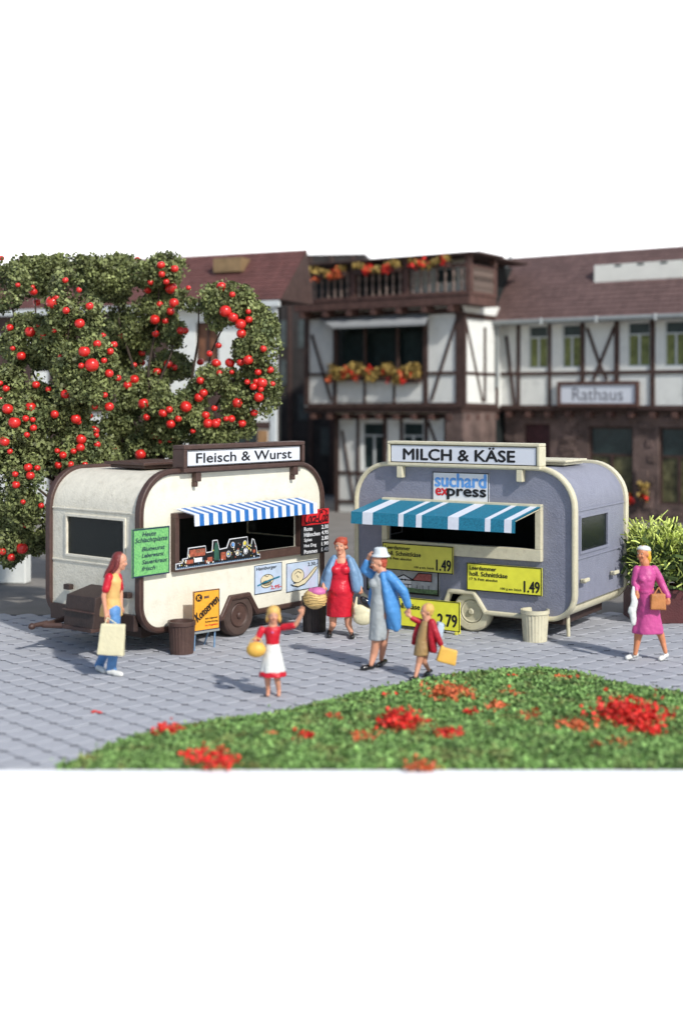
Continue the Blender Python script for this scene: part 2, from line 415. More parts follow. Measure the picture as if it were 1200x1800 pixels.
def paver_shape(cx, cy, a, s=.33, gap=.008, dz=0.0, tilt=(0,0)):
    h = s/2-gap; k = .050
    o8 = [(h,-h+k),(h,h-k),(h-k,h),(-h+k,h),(-h,h-k),(-h,-h+k),(-h+k,-h),(h-k,-h)]
    i8 = [(x*.94, y*.94) for x, y in o8]; ca, sa = math.cos(a), math.sin(a); v = []
    for ring, z in ((o8, -.0128), (o8, -.006), (i8, 0)):
        for x, y in ring: v.append((cx+x*ca-y*sa, cy+x*sa+y*ca, z+dz+(x*tilt[0]+y*tilt[1] if z > -.01 else 0)))
    f = [tuple(range(16, 24))]+[(r*8+i, r*8+(i+1) % 8, r*8+8+(i+1) % 8, r*8+8+i) for r in (0, 1) for i in range(8)]
    return v, f
PA = R(43.5); random.seed(3)
protos = []
for k in range(4):
    mm = M(); mm.add(*paver_shape(0, 0, PA, tilt=(random.uniform(-.012,.012), random.uniform(-.012,.012))))
    me = bpy.data.meshes.new('paver'); me.from_pydata(mm.v, [], mm.f); me.materials.append(pavem); me.update(); protos.append(me)
cells = []
for i in range(-140, 141):
    for j in range(-140, 141):
        x = i*.33*math.cos(PA)-j*.33*math.sin(PA); y = 18+i*.33*math.sin(PA)+j*.33*math.cos(PA)
        if -XW+.3 < x < XW-.3 and FRONT-.18 < y < PAVE_END-.2: cells.append((x, y))
cells = [c for c in cells if not (inside_poly(c[0], c[1], grass_poly) and edge_dist(*c) > .35)]
vis = sorted([c for c in cells if c[1] > FRONT+.25 and abs(c[0]) < c[1]*.2727+.1 and not inside_poly(c[0], c[1], grass_poly)], key=lambda c: c[1])[:296]
visset = set(vis)
for k, (x, y) in enumerate(vis):
    o = bpy.data.objects.new('paver', protos[random.randrange(4)]); col.objects.link(o); o.parent = pavement
    o.location = (x, y, random.uniform(-.003, .002))
mm = M()
for c in cells:
    if c in visset: continue
    v, f = paver_shape(c[0], c[1], PA, dz=random.uniform(-.003,.002), tilt=(random.uniform(-.012,.012), random.uniform(-.012,.012)))
    v = [(p[0], max(p[1], FRONT), p[2]) for p in v]; mm.add(v, f)
me = bpy.data.meshes.new('pavers'); me.from_pydata(mm.v, [], mm.f); me.materials.append(pavem); me.update()
tag(link('pavers', me, pavement), kind='stuff')

# turf mound
def mound(x, y):
    if not inside_poly(x, y, grass_poly): return -.02
    d = edge_dist(x, y); k = 1-math.exp(-max(0, y-FRONT)/.30); return .012+(.075*(1-math.exp(-d/.5))+.035*math.sin(x*2.1+y)*math.sin(y*2.7)*min(1, d))*k
NX, NY = 150, 56; xs = np.linspace(-3.6, XW, NX); ys = np.linspace(FRONT, 18.4, NY)
V = [(x, y, mound(x, y)-.014) for y in ys for x in xs]; FQ = []
for j in range(NY-1):
    for i in range(NX-1):
        q = (j*NX+i, j*NX+i+1, (j+1)*NX+i+1, (j+1)*NX+i)
        if any(V[k][2] > -.012 for k in q): FQ.append(q)
me = bpy.data.meshes.new('turf_mound'); me.from_pydata(V, [], FQ); me.materials.append(turfb)
me.polygons.foreach_set('use_smooth', [True]*len(FQ)); me.update()
turf_mound = tag(link('turf_mound', me), kind='structure')
P = []
while len(P) < 140000:
    y = FRONT+.01+(18.3-FRONT)*random.random(); x = random.uniform(-3.3, min(XW, y*.47+1))
    if inside_poly(x, y, grass_poly) or (random.random() < .10 and inside_poly(x+random.gauss(0, .12), y-abs(random.gauss(0, .14)), grass_poly)):
        P.append((x, y, max(0, mound(x, y))+abs(random.gauss(0, .022))))
for k in range(9000): P.append((random.uniform(-2.9, XW*.4), FRONT+random.uniform(-.012, .05), abs(random.gauss(0, .02))))
tag(leaf_cards('turf', np.array(P), .036, turfm, ratio=.8), 'bright green turf bed sprinkled with red flowers along the front edge', 'turf', kind='stuff')

# red flower clumps growing in the turf (each a plant)
FL = [(297,1276,21,15,'r','lone red flower clump at the left tip of the turf beside the paving'),
      (352,1318,24,12,'r','low red flower clump nearest the front left corner of the turf'),
      (388,1322,26,13,'r','wider red flower clump in the left part, touching the low one'),
      (478,1290,14,8,'o','small faint orange flower clump left of the turf middle'),
      (535,1291,20,10,'r','red flower clump in the turf below the waving girl'),
      (590,1262,13,8,'r','small red flower clump right below the waving girl by the paving edge'),
      (685,1220,11,8,'r','small red flower clump by the paving edge at the feet of the child'),
      (704,1268,26,26,'r','tall bright red flower clump in the middle of the turf'),
      (748,1268,14,10,'r','small red flower clump just right of the tall bright one'),
      (786,1288,22,13,'r','round red flower clump below and right of the tall bright one'),
      (640,1288,24,11,'o','faint orange flower clump left of the tall bright one'),
      (786,1216,38,17,'o','broad orange red flower clump near the child with the yellow bag'),
      (828,1247,11,9,'r','small red flower dot between the broad clumps'),
      (872,1240,17,12,'o','slanting orange red flower clump in the centre right'),
      (861,1272,11,7,'r','smallest deep red flower clump in the centre right'),
      (895,1213,20,9,'o','flat orange flower clump near the far turf edge'),
      (905,1189,8,7,'r','tiny bright red flower clump at the far edge below the cream bin'),
      (932,1258,20,11,'o','orange red flower clump halfway to the right corner'),
      (995,1186,17,9,'o','orange flower clump at the crest of the turf edge'),
      (1012,1275,28,14,'o','flat orange red flower clump left of the largest one'),
      (1105,1256,44,30,'r','largest bright red flower clump at the right of the turf'),
      (1142,1280,24,13,'r','red flower clump at the foot of the largest one'),
      (1150,1240,14,8,'r','small red flower clump above right of the largest one'),
      (1048,1305,14,9,'o','small orange red flower clump in front of the largest one'),
      (1085,1298,22,9,'o','faint red flower clump under the largest one'),
      (740,1330,24,9,'o','faint orange flower patch at the front edge of the turf')]
for px, py, rx, ry, kind, lab in FL:
    g = ground(px, min(py+ry*.4, 1330), .10); t = thing('flower_clump', lab, 'flowers', (g.x, g.y, max(0, mound(g.x, g.y))-.03), 0, 'red flower clumps in the turf')
    k = g.y/F; w_, h_ = rx*k, ry*k; n = int(90+rx*ry*(1.5 if kind == 'r' else .8))
    p = rng.normal(size=(n, 3))*np.array([w_*.55, w_*.6, h_*.45]); p[:, 2] = np.abs(p[:, 2])*1.1+.015
    leaf_cards('petals', p, .038, petalr if kind == 'r' else petalo, t, .9)['kind'] = 'stuff'
    p = rng.normal(size=(n//2+20, 3))*np.array([w_*.6, w_*.5, h_*.5]); p[:, 2] = np.abs(p[:, 2])*.7
    leaf_cards('leaves', p, .045, leafo, t, .6)['kind'] = 'stuff'

# ------------------------------------------------------------------ caravans
def rrect(L, zb, zt, rt, rb, ins=0, x0=0.0, notch=None, n=10):
    """rounded rectangle outline, counter-clockwise from lower left, optional wheel-arch notch in the bottom edge"""
    a, b, c, d = x0+ins, x0+L-ins, zb+ins, zt-ins; rt -= ins; rb -= ins; P = []
    def arc(cx, cz, r, t0, t1):
        for i in range(n+1):
            t = R(t0+(t1-t0)*i/n); P.append((cx+r*math.cos(t), cz+r*math.sin(t)))
    arc(a+rb, c+rb, rb, 180, 270)
    if notch:
        P.extend([(notch[0]-ins*.0, c), (notch[1], notch[4]+0), (notch[2], notch[4]), (notch[3], c)])
    arc(b-rb, c+rb, rb, 270, 360); arc(b-rt, d-rt, rt, 0, 90); arc(a+rt, d-rt, rt, 90, 180)
    return P
def lathe(mm, cx, cz, prof, n=28, mi=0):
    """disc-like body about a horizontal axis along y; prof = (radius, y)"""
    v = []; k = len(prof)
    for r, y in prof:
        for i in range(n):
            t = 2*math.pi*i/n; v.append((cx+r*math.cos(t), y, cz+r*math.sin(t)))
    f = [(j*n+i, j*n+(i+1) % n, (j+1)*n+(i+1) % n, (j+1)*n+i) for j in range(k-1) for i in range(n)]
    f += [tuple(range(n)), tuple(range((k-1)*n, k*n))]
    mm.add(v, f, mi)
def make_wheel(parent, cx, y, r, tyre_m, rim_m, side=1):
    """wheel > tyre is the object's own mesh; rim and hub are its children"""
    mm = M(); s = side
    lathe(mm, cx, r, [(r*.55, y+.02*s), (r*.62, y-.01*s), (r*.9, y-.015*s), (r*.985, y+.015*s), (r, y+.05*s), (r, y+.15*s), (r*.93, y+.2*s), (r*.5, y+.2*s)])
    wv = mm.build('wheel', tyre_m, parent, smooth=35)
    mm = M(); lathe(mm, cx, r, [(r*.56, y+.0*s), (r*.52, y-.012*s), (r*.46, y+.0*s), (r*.4, y+.045*s), (r*.3, y+.05*s), (r*.27, y+.02*s), (r*.2, y+.012*s), (r*.05, y+.012*s)])
    mm.build('rim', rim_m, wv, smooth=35)
    mm = M(); lathe(mm, cx, r, [(r*.17, y+.02*s), (r*.16, y-.02*s), (r*.10, y-.035*s), (r*.02, y-.035*s)]); mm.build('hub_cap', rim_m, wv, smooth=35)
    return wv
def caravan(root, L, W, body, bodyend, trim, tw, notch, win, rearwin, rt=.66, rb=.44, zb=.30, zt=2.73, endwin=None, roofvent=None, rim=None):
    ins = tw
    no = (notch[0], notch[1], notch[2], notch[3], notch[4])
    hole = [(win[0], win[2]), (win[1], win[2]), (win[1], win[3]), (win[0], win[3])]
    rh = [(rearwin[0], rearwin[2]), (rearwin[1], rearwin[2]), (rearwin[1], rearwin[3]), (rearwin[0], rearwin[3])]
    out = rrect(L, zb, zt, rt, rb, ins*.6, notch=no)
    mm = M(); mm.plate(out, [hole], .035, .075); sp = mm.build('service_panel', body, root)
    mm = M(); mm.plate(out, [hole], .077, .085); mm.build('lining', inside, sp)
    mm = M(); mm.plate(out, [rh], W-.075, W-.035); rp = mm.build('rear_panel', body, root)
    mm = M(); mm.plate(out, [rh], W-.085, W-.077); mm.build('lining', inside, rp)
    # edge trims on both sides, following the wheel arch
    path = rrect(L, zb, zt, rt, rb, ins*.5, notch=no)
    for (y0, y1) in ((-.012, .11), (W-.11, W+.012)):
        mm = M(); mm.sweep(path, ins*.5, y0, y1); mm.build('edge_trim', trim, root, smooth=35, bevel=.018)
        mm = M(); mm.sweep([(x, z) for x, z in path], ins*.16, y0-.012, y0) if y0 < 1 else mm.sweep(path, ins*.16, y1, y1+.012)
        mm.build('trim_bead', trim, root, smooth=35)
    # roof and floor skins
    a, b = ins+.035, L-ins-.035; zl, zh = zb+rb, zt-rt
    arc = lambda cx, cz, r, t0, t1, n=14: [(cx+r*math.cos(R(t0+(t1-t0)*i/n)), cz+r*math.sin(R(t0+(t1-t0)*i/n))) for i in range(n+1)]
    rr = rt-.035-ins*.5
    top = arc(L-rt, zh, rr+.0, 0, 90)+arc(rt, zh, rr, 90, 180); 
    mm = M(); mm.sweep(top, .02, .10, W-.10, closed=False); roof = mm.build('roof', bodyend, root, smooth=35)
    mm = M(); mm.box(rb, L-rb, .10, W-.10, zb+.06, zb+.10); mm.build('floor', inside, root)
    xl, xr = rt-rr, L-rt+rr
    # end panels with their windows
    for side, x in ((0, xl), (1, xr)):
        d = 1 if side == 0 else -1
        z0, z1, y0, y1 = endwin[2], endwin[3], endwin[0], endwin[1]
        if side == 1: pass
        h = [(y0, z0), (y1, z0), (y1, z1), (y0, z1)]
        o_ = [(.10, zl-.16), (W-.10, zl-.16), (W-.10, zh), (.10, zh)]
        xa, xb = x-.02*d, x+.02*d
        mm = M(); mm.plate(o_, [h], xa, xb, plane='YZ'); ep = mm.build('end_panel', bodyend, root)
        mm = M(); mm.plate(o_, [h], xb+.001*d, xb+.008*d, plane='YZ'); mm.build('lining', inside, ep)
        for zz in (z1+.10, z0-.085):
            mm = M(); mm.box(min(xa-.016*d, xa), max(xa-.016*d, xa), .11, W-.11, zz-.014, zz+.014); mm.build('moulding', bodyend, ep, bevel=.006)
        mm = M(); mm.sweep([(y0-.0, z0), (y1, z0), (y1, z1), (y0, z1)], .022, 0, 1)
        v = [(xa+d*(.05*p[1]-.02), p[0], p[2]) for p in mm.v]; m3 = M(); m3.v = v; m3.f = mm.f; m3.mi = mm.mi
        wf = m3.build('window', bodyend, ep, bevel=.006)
        mm = M(); mm.box(min(x, x+.006), max(x, x+.006), y0+.02, y1-.02, z0+.02, z1-.02); mm.build('pane', glassd, wf) if False else mm.build('pane', glassd, ep)
    # service window frame, deep box frame
    fr = win[4]; t_ = win[5]
    mm = M(); x0, x1, z0, z1 = win[:4]
    mm.box(x0-t_, x1+t_, -fr, .05, z0-win[6], z0); mm.box(x0-t_, x1+t_, -fr, .05, z1, z1+t_)
    mm.box(x0-t_, x0, -fr, .05, z0+.001, z1-.001); mm.box(x1, x1+t_, -fr, .05, z0+.001, z1-.001)
    mm.build('service_window_frame', trim, root, bevel=.008)
    mm = M(); mm.box(rearwin[0]+.001, rearwin[1]-.001, W-.06, W-.055, rearwin[2]+.001, rearwin[3]-.001); mm.build('pane', glassl, rp)
    cx = (notch[0]+notch[3])/2
    # wheel wells hide the axle
    mm = M(); 
    for y0, y1 in ((.09, .12+.30), (W-.12-.30, W-.09)):
        mm.sweep([(notch[0], zb), (notch[1], notch[4]), (notch[2], notch[4]), (notch[3], zb)], .012, y0, y1, closed=False)
    mm.box(notch[0], notch[3], .42, .44, zb-.0, notch[4]); mm.box(notch[0], notch[3], W-.44, W-.42, zb, notch[4])
    mm.build('wheel_well', inside if rim is None else rim, root)
    mm = M(); mm.box(.35, L-.35, .35, W-.35, .2, zb+.055); mm.box(cx-.05, cx+.05, .25, W-.25, .2, .3); mm.build('chassis', brownd, root)

# --- meat caravan
AF = R(51); OF = (-2.949, 18.27); LF, WF = 4.22, 2.18
ff = Face(OF[0], OF[1], AF)
t = thing('market_caravan', 'cream caravan with brown trim and blue striped awning, signed Fleisch & Wurst', 'caravan', (OF[0], OF[1], 0), AF, 'market caravans on the paved square')
fl = t
u = ff.u
wx0, wz1 = ff.uv(314, 912, .05); wx1, _ = ff.uv(526, 893, .05); _, wz0 = ff.uv(314, 990, .05)
n0 = ff.u(391); n1 = ff.u(406); n2 = ff.u(438); n3 = ff.u(453); nz = ff.uv(420, 1049)[1]
rw = (ff.u(380), 3.4, wz0+.07, wz1-.02)
caravan(fl, LF, WF, cream, creamend, brown, .085, (n0, n1, n2, n3, nz), (wx0, wx1, wz0, wz1, .07, .085, .13), (ff.u(452, -2.1), ff.u(524, -2.1), ff.uv(490, 948, -2.1)[1], ff.uv(490, 880, -2.1)[1]),
        endwin=(.38, 1.74, 1.37, 1.99), rim=None)
cxw = (n0+n3)/2
make_wheel(fl, cxw, .03, .335, rubber, brown); make_wheel(fl, cxw, WF-.03, .335, rubber, brown, -1)
# roof hatch
mm = M(); mm.box(.78, 1.75, .75, 1.55, 2.70, 2.75); mm.box(.70, 1.83, .68, 1.62, 2.755, 2.80); mm.build('roof_hatch', brown, fl, bevel=.01)
# sign box on two brackets
sx0 = ff.u(324, .10); sx1 = ff.u(536, .10); sz0 = ff.uv(324, 831, .10)[1]; sz1 = ff.uv(324, 783, .10)[1]
mm = M(); ft = .065
mm.box(sx0, sx1, -.10, .16, sz0, sz0+ft); mm.box(sx0, sx1, -.10, .16, sz1-ft, sz1)
mm.box(sx0, sx0+ft, -.10, .16, sz0+ft+.001, sz1-ft-.001); mm.box(sx1-ft, sx1, -.10, .16, sz0+ft+.001, sz1-ft-.001)
mm.box(sx0+ft+.001, sx1-ft-.001, -.04, .155, sz0+ft+.001, sz1-ft-.001)
sb = mm.build('sign_box', brown, fl, bevel=.012)
sg = Sign('sign_face', sb, sx0+ft+.02, sx1-ft-.02, sz0+ft+.02, sz1-ft-.02, -.045, signbox, .02)
sg.frame(.02, .035, black); sg.text('Fleisch & Wurst', .075, .915, .20, .82, black, bold=.010); sg.done()
for bx in (ff.u(344), ff.u(515)):
    mm = M(); mm.box(bx-.055, bx+.055, -.07, .035, 2.52, sz0-.002); mm.box(bx-.06, bx, -.05, .035, 2.44, 2.52); mm.build('bracket', brown, fl, bevel=.01)
# blue and white striped awning
ax0, az1 = ff.uv(311, 896, .05); ax1 = ff.u(557, .35); 
az = az1+.015
y_out = -.42; zf_t = ff.uv(344, 905, .42)[1]; zf_b = ff.uv(344, 925, .42)[1]
mm = M(); nS = 29; xl = ff.u(342, .42); xr = ff.u(557, .42)
xl0, xr0 = ax0-.02, xr+.03
for i in range(nS):
    a0, a1 = i/nS, (i+1)/nS; m_ = i % 2
    A0, A1 = xl0+(xr0-xl0)*a0, xl0+(xr0-xl0)*a1; B0, B1 = xl+(xr-xl)*a0, xl+(xr-xl)*a1
    mm.add([(A0,-.045,az),(A1,-.045,az),(B1,y_out,zf_t),(B0,y_out,zf_t),(A0,-.045,az-.012),(A1,-.045,az-.012),(B1,y_out+.012,zf_t-.012),(B0,y_out+.012,zf_t-.012)],
           [(0,1,2,3),(4,5,6,7)], m_)
    mm.add([(B0,y_out,zf_t),(B1,y_out,zf_t),(B1,y_out-.01,zf_b),(B0,y_out-.01,zf_b),(B0,y_out+.012,zf_t),(B1,y_out+.012,zf_t),(B1,y_out+.002,zf_b),(B0,y_out+.002,zf_b)],
           [(0,1,2,3),(4,5,6,7),(3,2,6,7)], m_)
mm.build('awning', [whites, blues], fl)
def box_uv(f, x0, y0, x1, y1, off=0.0, xc=None):
    """u range and z range of an upright card seen between these pixels (z taken at its left edge)"""
    ua = f.u(x0, off); ub = f.u(x1, off); return ua, ub, f.uv(x0, y1, off)[1], f.uv(x0, y0, off)[1]
# green card over the corner
g = box_uv(ff, 233, 931, 298, 1017, .06)
s_ = Sign('menu_card', fl, g[0], g[1], g[2], g[3], -.035, greenp, .025, 'green speckled card with handwriting fixed over the corner trim')
s_.frame(0, .03, navy)
s_.text('Heute', .25, .62, .83, .93, navy, shear=.3, bold=.012); s_.text('Schlachtplatte', .06, .93, .68, .81, navy, shear=.25, bold=.012)
for k_, tx in enumerate(('Blutwurst', 'Leberwurst', 'Sauerkraut', 'frisch')):
    s_.text(tx, .24, (.86, .84, .93, .6)[k_], .53-.135*k_, .615-.135*k_, navy, shear=.3, bold=.015)
s_.done()
# burger poster
g = box_uv(ff, 449, 995, 497, 1046)
s_ = Sign('burger_poster', fl, g[0], g[1], g[2], g[3], .034, skyblu, .012, 'pale blue poster of a hamburger under the counter')
s_.frame(0, .02, black); s_.text('Hamburger', .06, .8, .78, .93, black, shear=.1, bold=.012)
s_.disc(.45, .45, .24, .20, bunc); s_.disc(.45, .45, .24, .20, black, 2, ring=.018); s_.disc(.42, .30, .19, .13, bunc, 1); s_.disc(.42, .30, .19, .13, black, 2, ring=.018)
s_.line([(.1,.30),(.3,.36),(.5,.42),(.9,.50)], .05, teal, 3); s_.line([(.22,.34),(.5,.36),(.66,.46)], .02, black, 4); s_.line([(.35,.62),(.45,.56),(.5,.62)], .015, black, 4)
s_.text('2,95-', .58, .97, .08, .22, redp, 2, bold=.015); s_.done()
# hot dog poster
g = box_uv(ff, 505, 991, 561, 1042)
s_ = Sign('sausage_poster', fl, g[0], g[1], g[2], g[3], .034, skyblu, .012, 'blue and pink poster of a bun and sausage right of the burger poster')
s_.frame(0, .02, black); s_.text('2.30,-', .66, .97, .78, .92, black, bold=.012)
s_.disc(.34, .52, .20, .25, bunc); s_.disc(.34, .52, .20, .25, black, 2, ring=.018)
s_.poly([(.2,.22),(.3,.14),(.55,.2),(.85,.55),(.95,.72),(.88,.76),(.6,.42),(.35,.3)], bunc, 3)
s_.line([(.12,.26),(.2,.2),(.34,.14),(.55,.2),(.72,.38),(.85,.55),(.95,.70)], .03, black, 4); s_.line([(.2,.3),(.35,.28),(.6,.42),(.88,.72),(.97,.76)], .025, black, 4)
s_.line([(.24,.6),(.34,.68),(.44,.6)], .015, black, 4); s_.line([(.3,.55),(.35,.45)], .015, black, 4); s_.done()
# price board with red header
g = box_uv(ff, 537, 899, 577, 971, .10); gx0, gx1 = ff.u(530,.1), ff.u(577.5,.1)
pz1 = ff.uv(577, 893, .10)[1]; pz0 = ff.uv(577, 970, .10)[1]
s_ = Sign('price_board', fl, gx0, gx1, pz0, pz1, -.08, black, .02, 'black snack price board with red cola header beside the window')
s_.poly([(0,.66),(1,.66),(1,1),(0,1)], redp, 1); s_.text('Coca-Cola', .10, .97, .70, .95, black, 3, shear=.45, bold=.008)
s_.line([(.12,.69),(.4,.72),(.7,.69),(.9,.74)], .02, black, 3); s_.line([(.62,.95),(.8,.985),(.93,.93)], .018, black, 3)
for k_, (a_, b_) in enumerate((('Rote','2.30'),('Hähnchen','4.95'),('Spies','2.80'),('Hot Dog','1.90'),('Pommes','1.40'))):
    zz = .545-.127*k_; s_.text(a_, .08, (.38,.66,.36,.52,.56)[k_], zz-.01, zz+.08, white, 2, bold=.012); s_.text(b_, .72, .97, zz, zz+.085, white, 2, bold=.015)
s_.done()
# end of the caravan: gas box, draw bar, grab handles, corner skirt, jockey leg
mm = M(); mm.box(-.0, .085, .12, WF-.12, .36, .60); mm.build('skirt', brownd, fl, bevel=.01)
fe = Face(OF[0]-math.sin(AF)*WF, OF[1]+math.cos(AF)*WF, AF-R(90))      # end plane, u runs from the far corner to the near corner
def eu(px, off): return WF-fe.u(px, off)
gy1, gy0 = eu(116, .45), eu(167, .45); gz1 = fe.uv(118, 1040, .45)[1]; gzb = fe.uv(118, 1098, .45)[1]
mm = M(); mm.add([(-.50,gy0,gzb),(-.50,gy1,gzb),(.03,gy1,gzb),(.03,gy0,gzb),(-.44,gy0,gz1-.04),(-.44,gy1,gz1-.04),(.03,gy1,gz1+.06),(.03,gy0,gz1+.06)],
       [(0,3,2,1),(4,5,6,7),(0,1,5,4),(1,2,6,5),(2,3,7,6),(3,0,4,7)])
gb = mm.build('gas_box', brownd, fl, bevel=.012)
mm = M(); mm.box(-.515, -.47, gy0-.015, gy1+.015, (gzb+gz1)/2-.02, (gzb+gz1)/2+.0); mm.box(-.52, .0, gy0+.005, gy1+.0, gzb-.05, gzb+.01); mm.build('lid_seam', brown, gb, bevel=.006)
mm = M(); hx, hy = -.62, WF*.66
for y_ in (.45, 1.75):
    d_ = Vector((hx, hy, .40))-Vector((.1, y_, .38)); mm.tube((.1, y_, .38), (hx, hy, .40), .045, .04, 8)
mm.tube((hx+.08, hy, .42), (hx-.18, hy, .42), .045, .03, 10); mm.ell((hx-.2, hy, .41), (.06,.05,.05))
db = mm.build('draw_bar', brown, fl, smooth=40)
mm = M(); jy = gy0-.05; mm.tube((-.3, jy, .06), (-.3, jy, .42), .045, .045, 10); mm.tube((-.3, jy-.05, .055), (-.3, jy+.05, .055), .055, .055, 14); mm.build('jockey_wheel', brownd, db, smooth=40)
hz = fe.uv(220, 1045, .05)[1]
for y_ in (eu(221, .05), eu(116, .05)-.03):
    mm = M(); mm.box(-.075, .02, y_-.07, y_+.07, hz-.055, hz+.03); mm.build('grab_handle', brownd, fl, bevel=.012)
# --- counter display card (stands on the sill)
cx0, cz0 = ff.uv(312, 996, .12); cx1 = ff.u(460, .12)
disp = thing('food_display', 'cut-out counter display of sausages, plates and a green bottle on the window sill', 'display', (0,0,0), 0)
loc0 = Vector((OF[0], OF[1], 0)); cA, sA = math.cos(AF), math.sin(AF)
disp.location = loc0+Vector((cA*cx0+sA*.085, sA*cx0-cA*.085, wz0-.055)); disp.rotation_euler = (0, 0, AF)
DW = cx1-cx0; 
sil = [(0,-.035),(1,-.035),(1,.03),(.965,.035),(.955,.14),(.925,.27),(.90,.29),(.885,.17),(.85,.2),(.84,.33),(.62,.325),(.585,.20),(.50,.19),(.475,.335),(.42,.335),(.41,.17),(.345,.165),(.335,.27),(.14,.265),(.13,.12),(.075,.115),(.07,.06),(0,.055)]
sil2 = [(x*DW, z*1.02) for x, z in sil]
mm = M(); mm.plate(sil2, [], 0, .012); cb = mm.build('card', white, disp)
cxm = sum(p[0] for p in sil2)/len(sil2)
inn = []
for k_, (x, z) in enumerate(sil2):
    a_, b_ = Vector(sil2[k_-1]), Vector(sil2[(k_+1) % len(sil2)]); p = Vector((x, z)); d1 = (p-a_).normalized(); d2 = (b_-p).normalized()
    nn = Vector((-(d1+d2).y, (d1+d2).x)); nn = nn.normalized() if nn.length > 1e-6 else Vector((0, 1)); inn.append(tuple(p+nn*.014))
mm = M(); mm.plate(inn, [], -.003, -.001); mm.build('print', black, cb)
mm = M(); yy = -.006
def dd(fx, z, r, mi, ring=0): flat_disc(mm, fx*DW, z, r, r, yy-.001*mi-(.004 if ring else 0), mi, ring=ring)
for fx, z, r in ((.65,.235,.045),(.80,.235,.045),(.60,.10,.05),(.71,.10,.045),(.81,.11,.05)):
    dd(fx, z, r, 5, .008)
dd(.66,.24,.032,3); dd(.80,.24,.036,2); dd(.6,.10,.034,1); dd(.6,.10,.018,2); dd(.71,.10,.024,6); dd(.81,.11,.03,5); dd(.81,.11,.018,0); dd(.92,.09,.03,0)
flat_poly(mm, [(.43*DW,.03),(.49*DW,.03),(.485*DW,.20),(.465*DW,.30),(.445*DW,.30),(.43*DW,.20)], yy-.004, 4)
for a_, b_, c_, d_, mi in ((.15,.325,.13,.235,0),(.20,.29,.04,.105,5),(.10,.19,.03,.09,0),(.35,.41,.02,.09,0),(.51,.57,.02,.14,0),(.22,.32,.18,.225,6)):
    flat_poly(mm, [(a_*DW,c_),(b_*DW,c_),(b_*DW,d_),(a_*DW,d_)], yy-.004, mi)
rf = random.Random(4)
for k in range(90):
    fx = rf.uniform(.03, .97); zt = .02
    hmx = .10 if fx < .13 or fx > .95 else (.25 if .15 < fx < .33 else (.05 if .34 < fx < .42 or .5 < fx < .56 else .28)); 
    if .43 < fx < .49: continue
    dd(fx, rf.uniform(.0, hmx*.93), rf.uniform(.006, .017), rf.choice((0, 0, 1, 2, 5, 6, 6, 4)), 0)
for k in range(46): flat_poly(mm, [((.01+k*.0212)*DW, -.025), ((.022+k*.0212)*DW, -.025), ((.022+k*.0212)*DW, -.008), ((.01+k*.0212)*DW, -.008)], yy-.004, 1)
mm.build('food_print', [meatr, clgblue, yelp, logob, bottleg, white, bunc], cb)['kind'] = 'stuff'

# --- orange preserves board leaning on its stand
gx0, _ = ff.uv(339, 1100, .55); g_a = ground(341, 1118); g_b = ground(382, 1112)
Yb = 18.75
pa = at(338.5, 1110, Yb); pb = at(384, 1102, Yb+.33); ang = math.atan2((pb-pa).y, (pb-pa).x); wd_ = (pb.xy-pa.xy).length
st = thing('board_sign', 'orange Konserven board standing on thin legs in front of the caravan wheel', 'sign', (pa.x, pa.y, 0), ang)
zt_ = at(338.5, 1040, Yb).z; zb_ = at(338.5, 1111, Yb).z
s_ = Sign('panel', st, 0, wd_, zb_, zt_, 0, orange, .025)
s_.frame(0, .022, navy); s_.disc(.20, .83, .13, .095, black, 1); s_.text('K', .14, .26, .78, .88, orange, 2, bold=.02)
s_.text('aus', .40, .58, .80, .86, navy, bold=.02); s_.text('Konserven', -.02, 1.0, .44, .66, black, 2, rot=R(35), shear=.25, bold=.02)
for k_, tx in enumerate(('aus eigener', 'Schlachtung', 'im Angebot')):
    s_.text(tx, .44, .93, .26-.085*k_, .315-.085*k_, redp if k_ == 2 else black, bold=.02)
s_.done()
mm = M(); mm.box(.0, wd_, -.028, .0, zb_-.035, zb_-.002); mm.build('rail', gutterm, st)
for x_, dy_ in ((.05, .03), (wd_-.06, .03), (.05, .30), (wd_-.10, .30)):
    mm = M(); mm.tube((x_, dy_*.1, zb_+.1), (x_+(.05 if dy_ > .1 else 0), dy_, .0), .012, .014, 8); mm.build('leg', clgblue, st)

# --- dairy caravan
AM = R(-31.8); OM = (.2155, 21.46); LM, WM = 4.01, 2.45
fm = Face(OM[0], OM[1], AM)
ml = thing('market_caravan', 'slate blue caravan with ivory trim and teal striped awning, signed MILCH & KÄSE', 'caravan', (OM[0], OM[1], 0), AM, 'market caravans on the paved square')
wx0, wz0 = fm.uv(680, 950, .05); wx1, _ = fm.uv(940, 950, .05); wz1 = fm.uv(940, 898, .05)[1]; wz0 = fm.uv(938, 966, .05)[1]
n0, n1, n2, n3 = fm.u(778), fm.u(789), fm.u(832), fm.u(852); nz = fm.uv(810, 1041)[1]
caravan(ml, LM, WM, slate, slate, ivory, .075, (n0, n1, n2, n3, nz), (wx0, wx1, wz0, wz1, .06, .10, .19), (fm.u(676, -2.38), fm.u(727, -2.38), fm.uv(700, 946, -2.38)[1], fm.uv(700, 905, -2.38)[1]),
        endwin=(.30, 1.55, 1.36, 1.93))
cxw = (n0+n3)/2
make_wheel(ml, fm.u(826), .05, .33, ivory, ivory); make_wheel(ml, fm.u(826), WM-.05, .33, ivory, ivory, -1)
mm = M(); mm.box(LM-1.35, LM-.55, .9, 1.75, 2.70, 2.745); mm.box(LM-1.42, LM-.5, .84, 1.8, 2.748, 2.785); mm.build('roof_hatch', ivory, ml, bevel=.01)
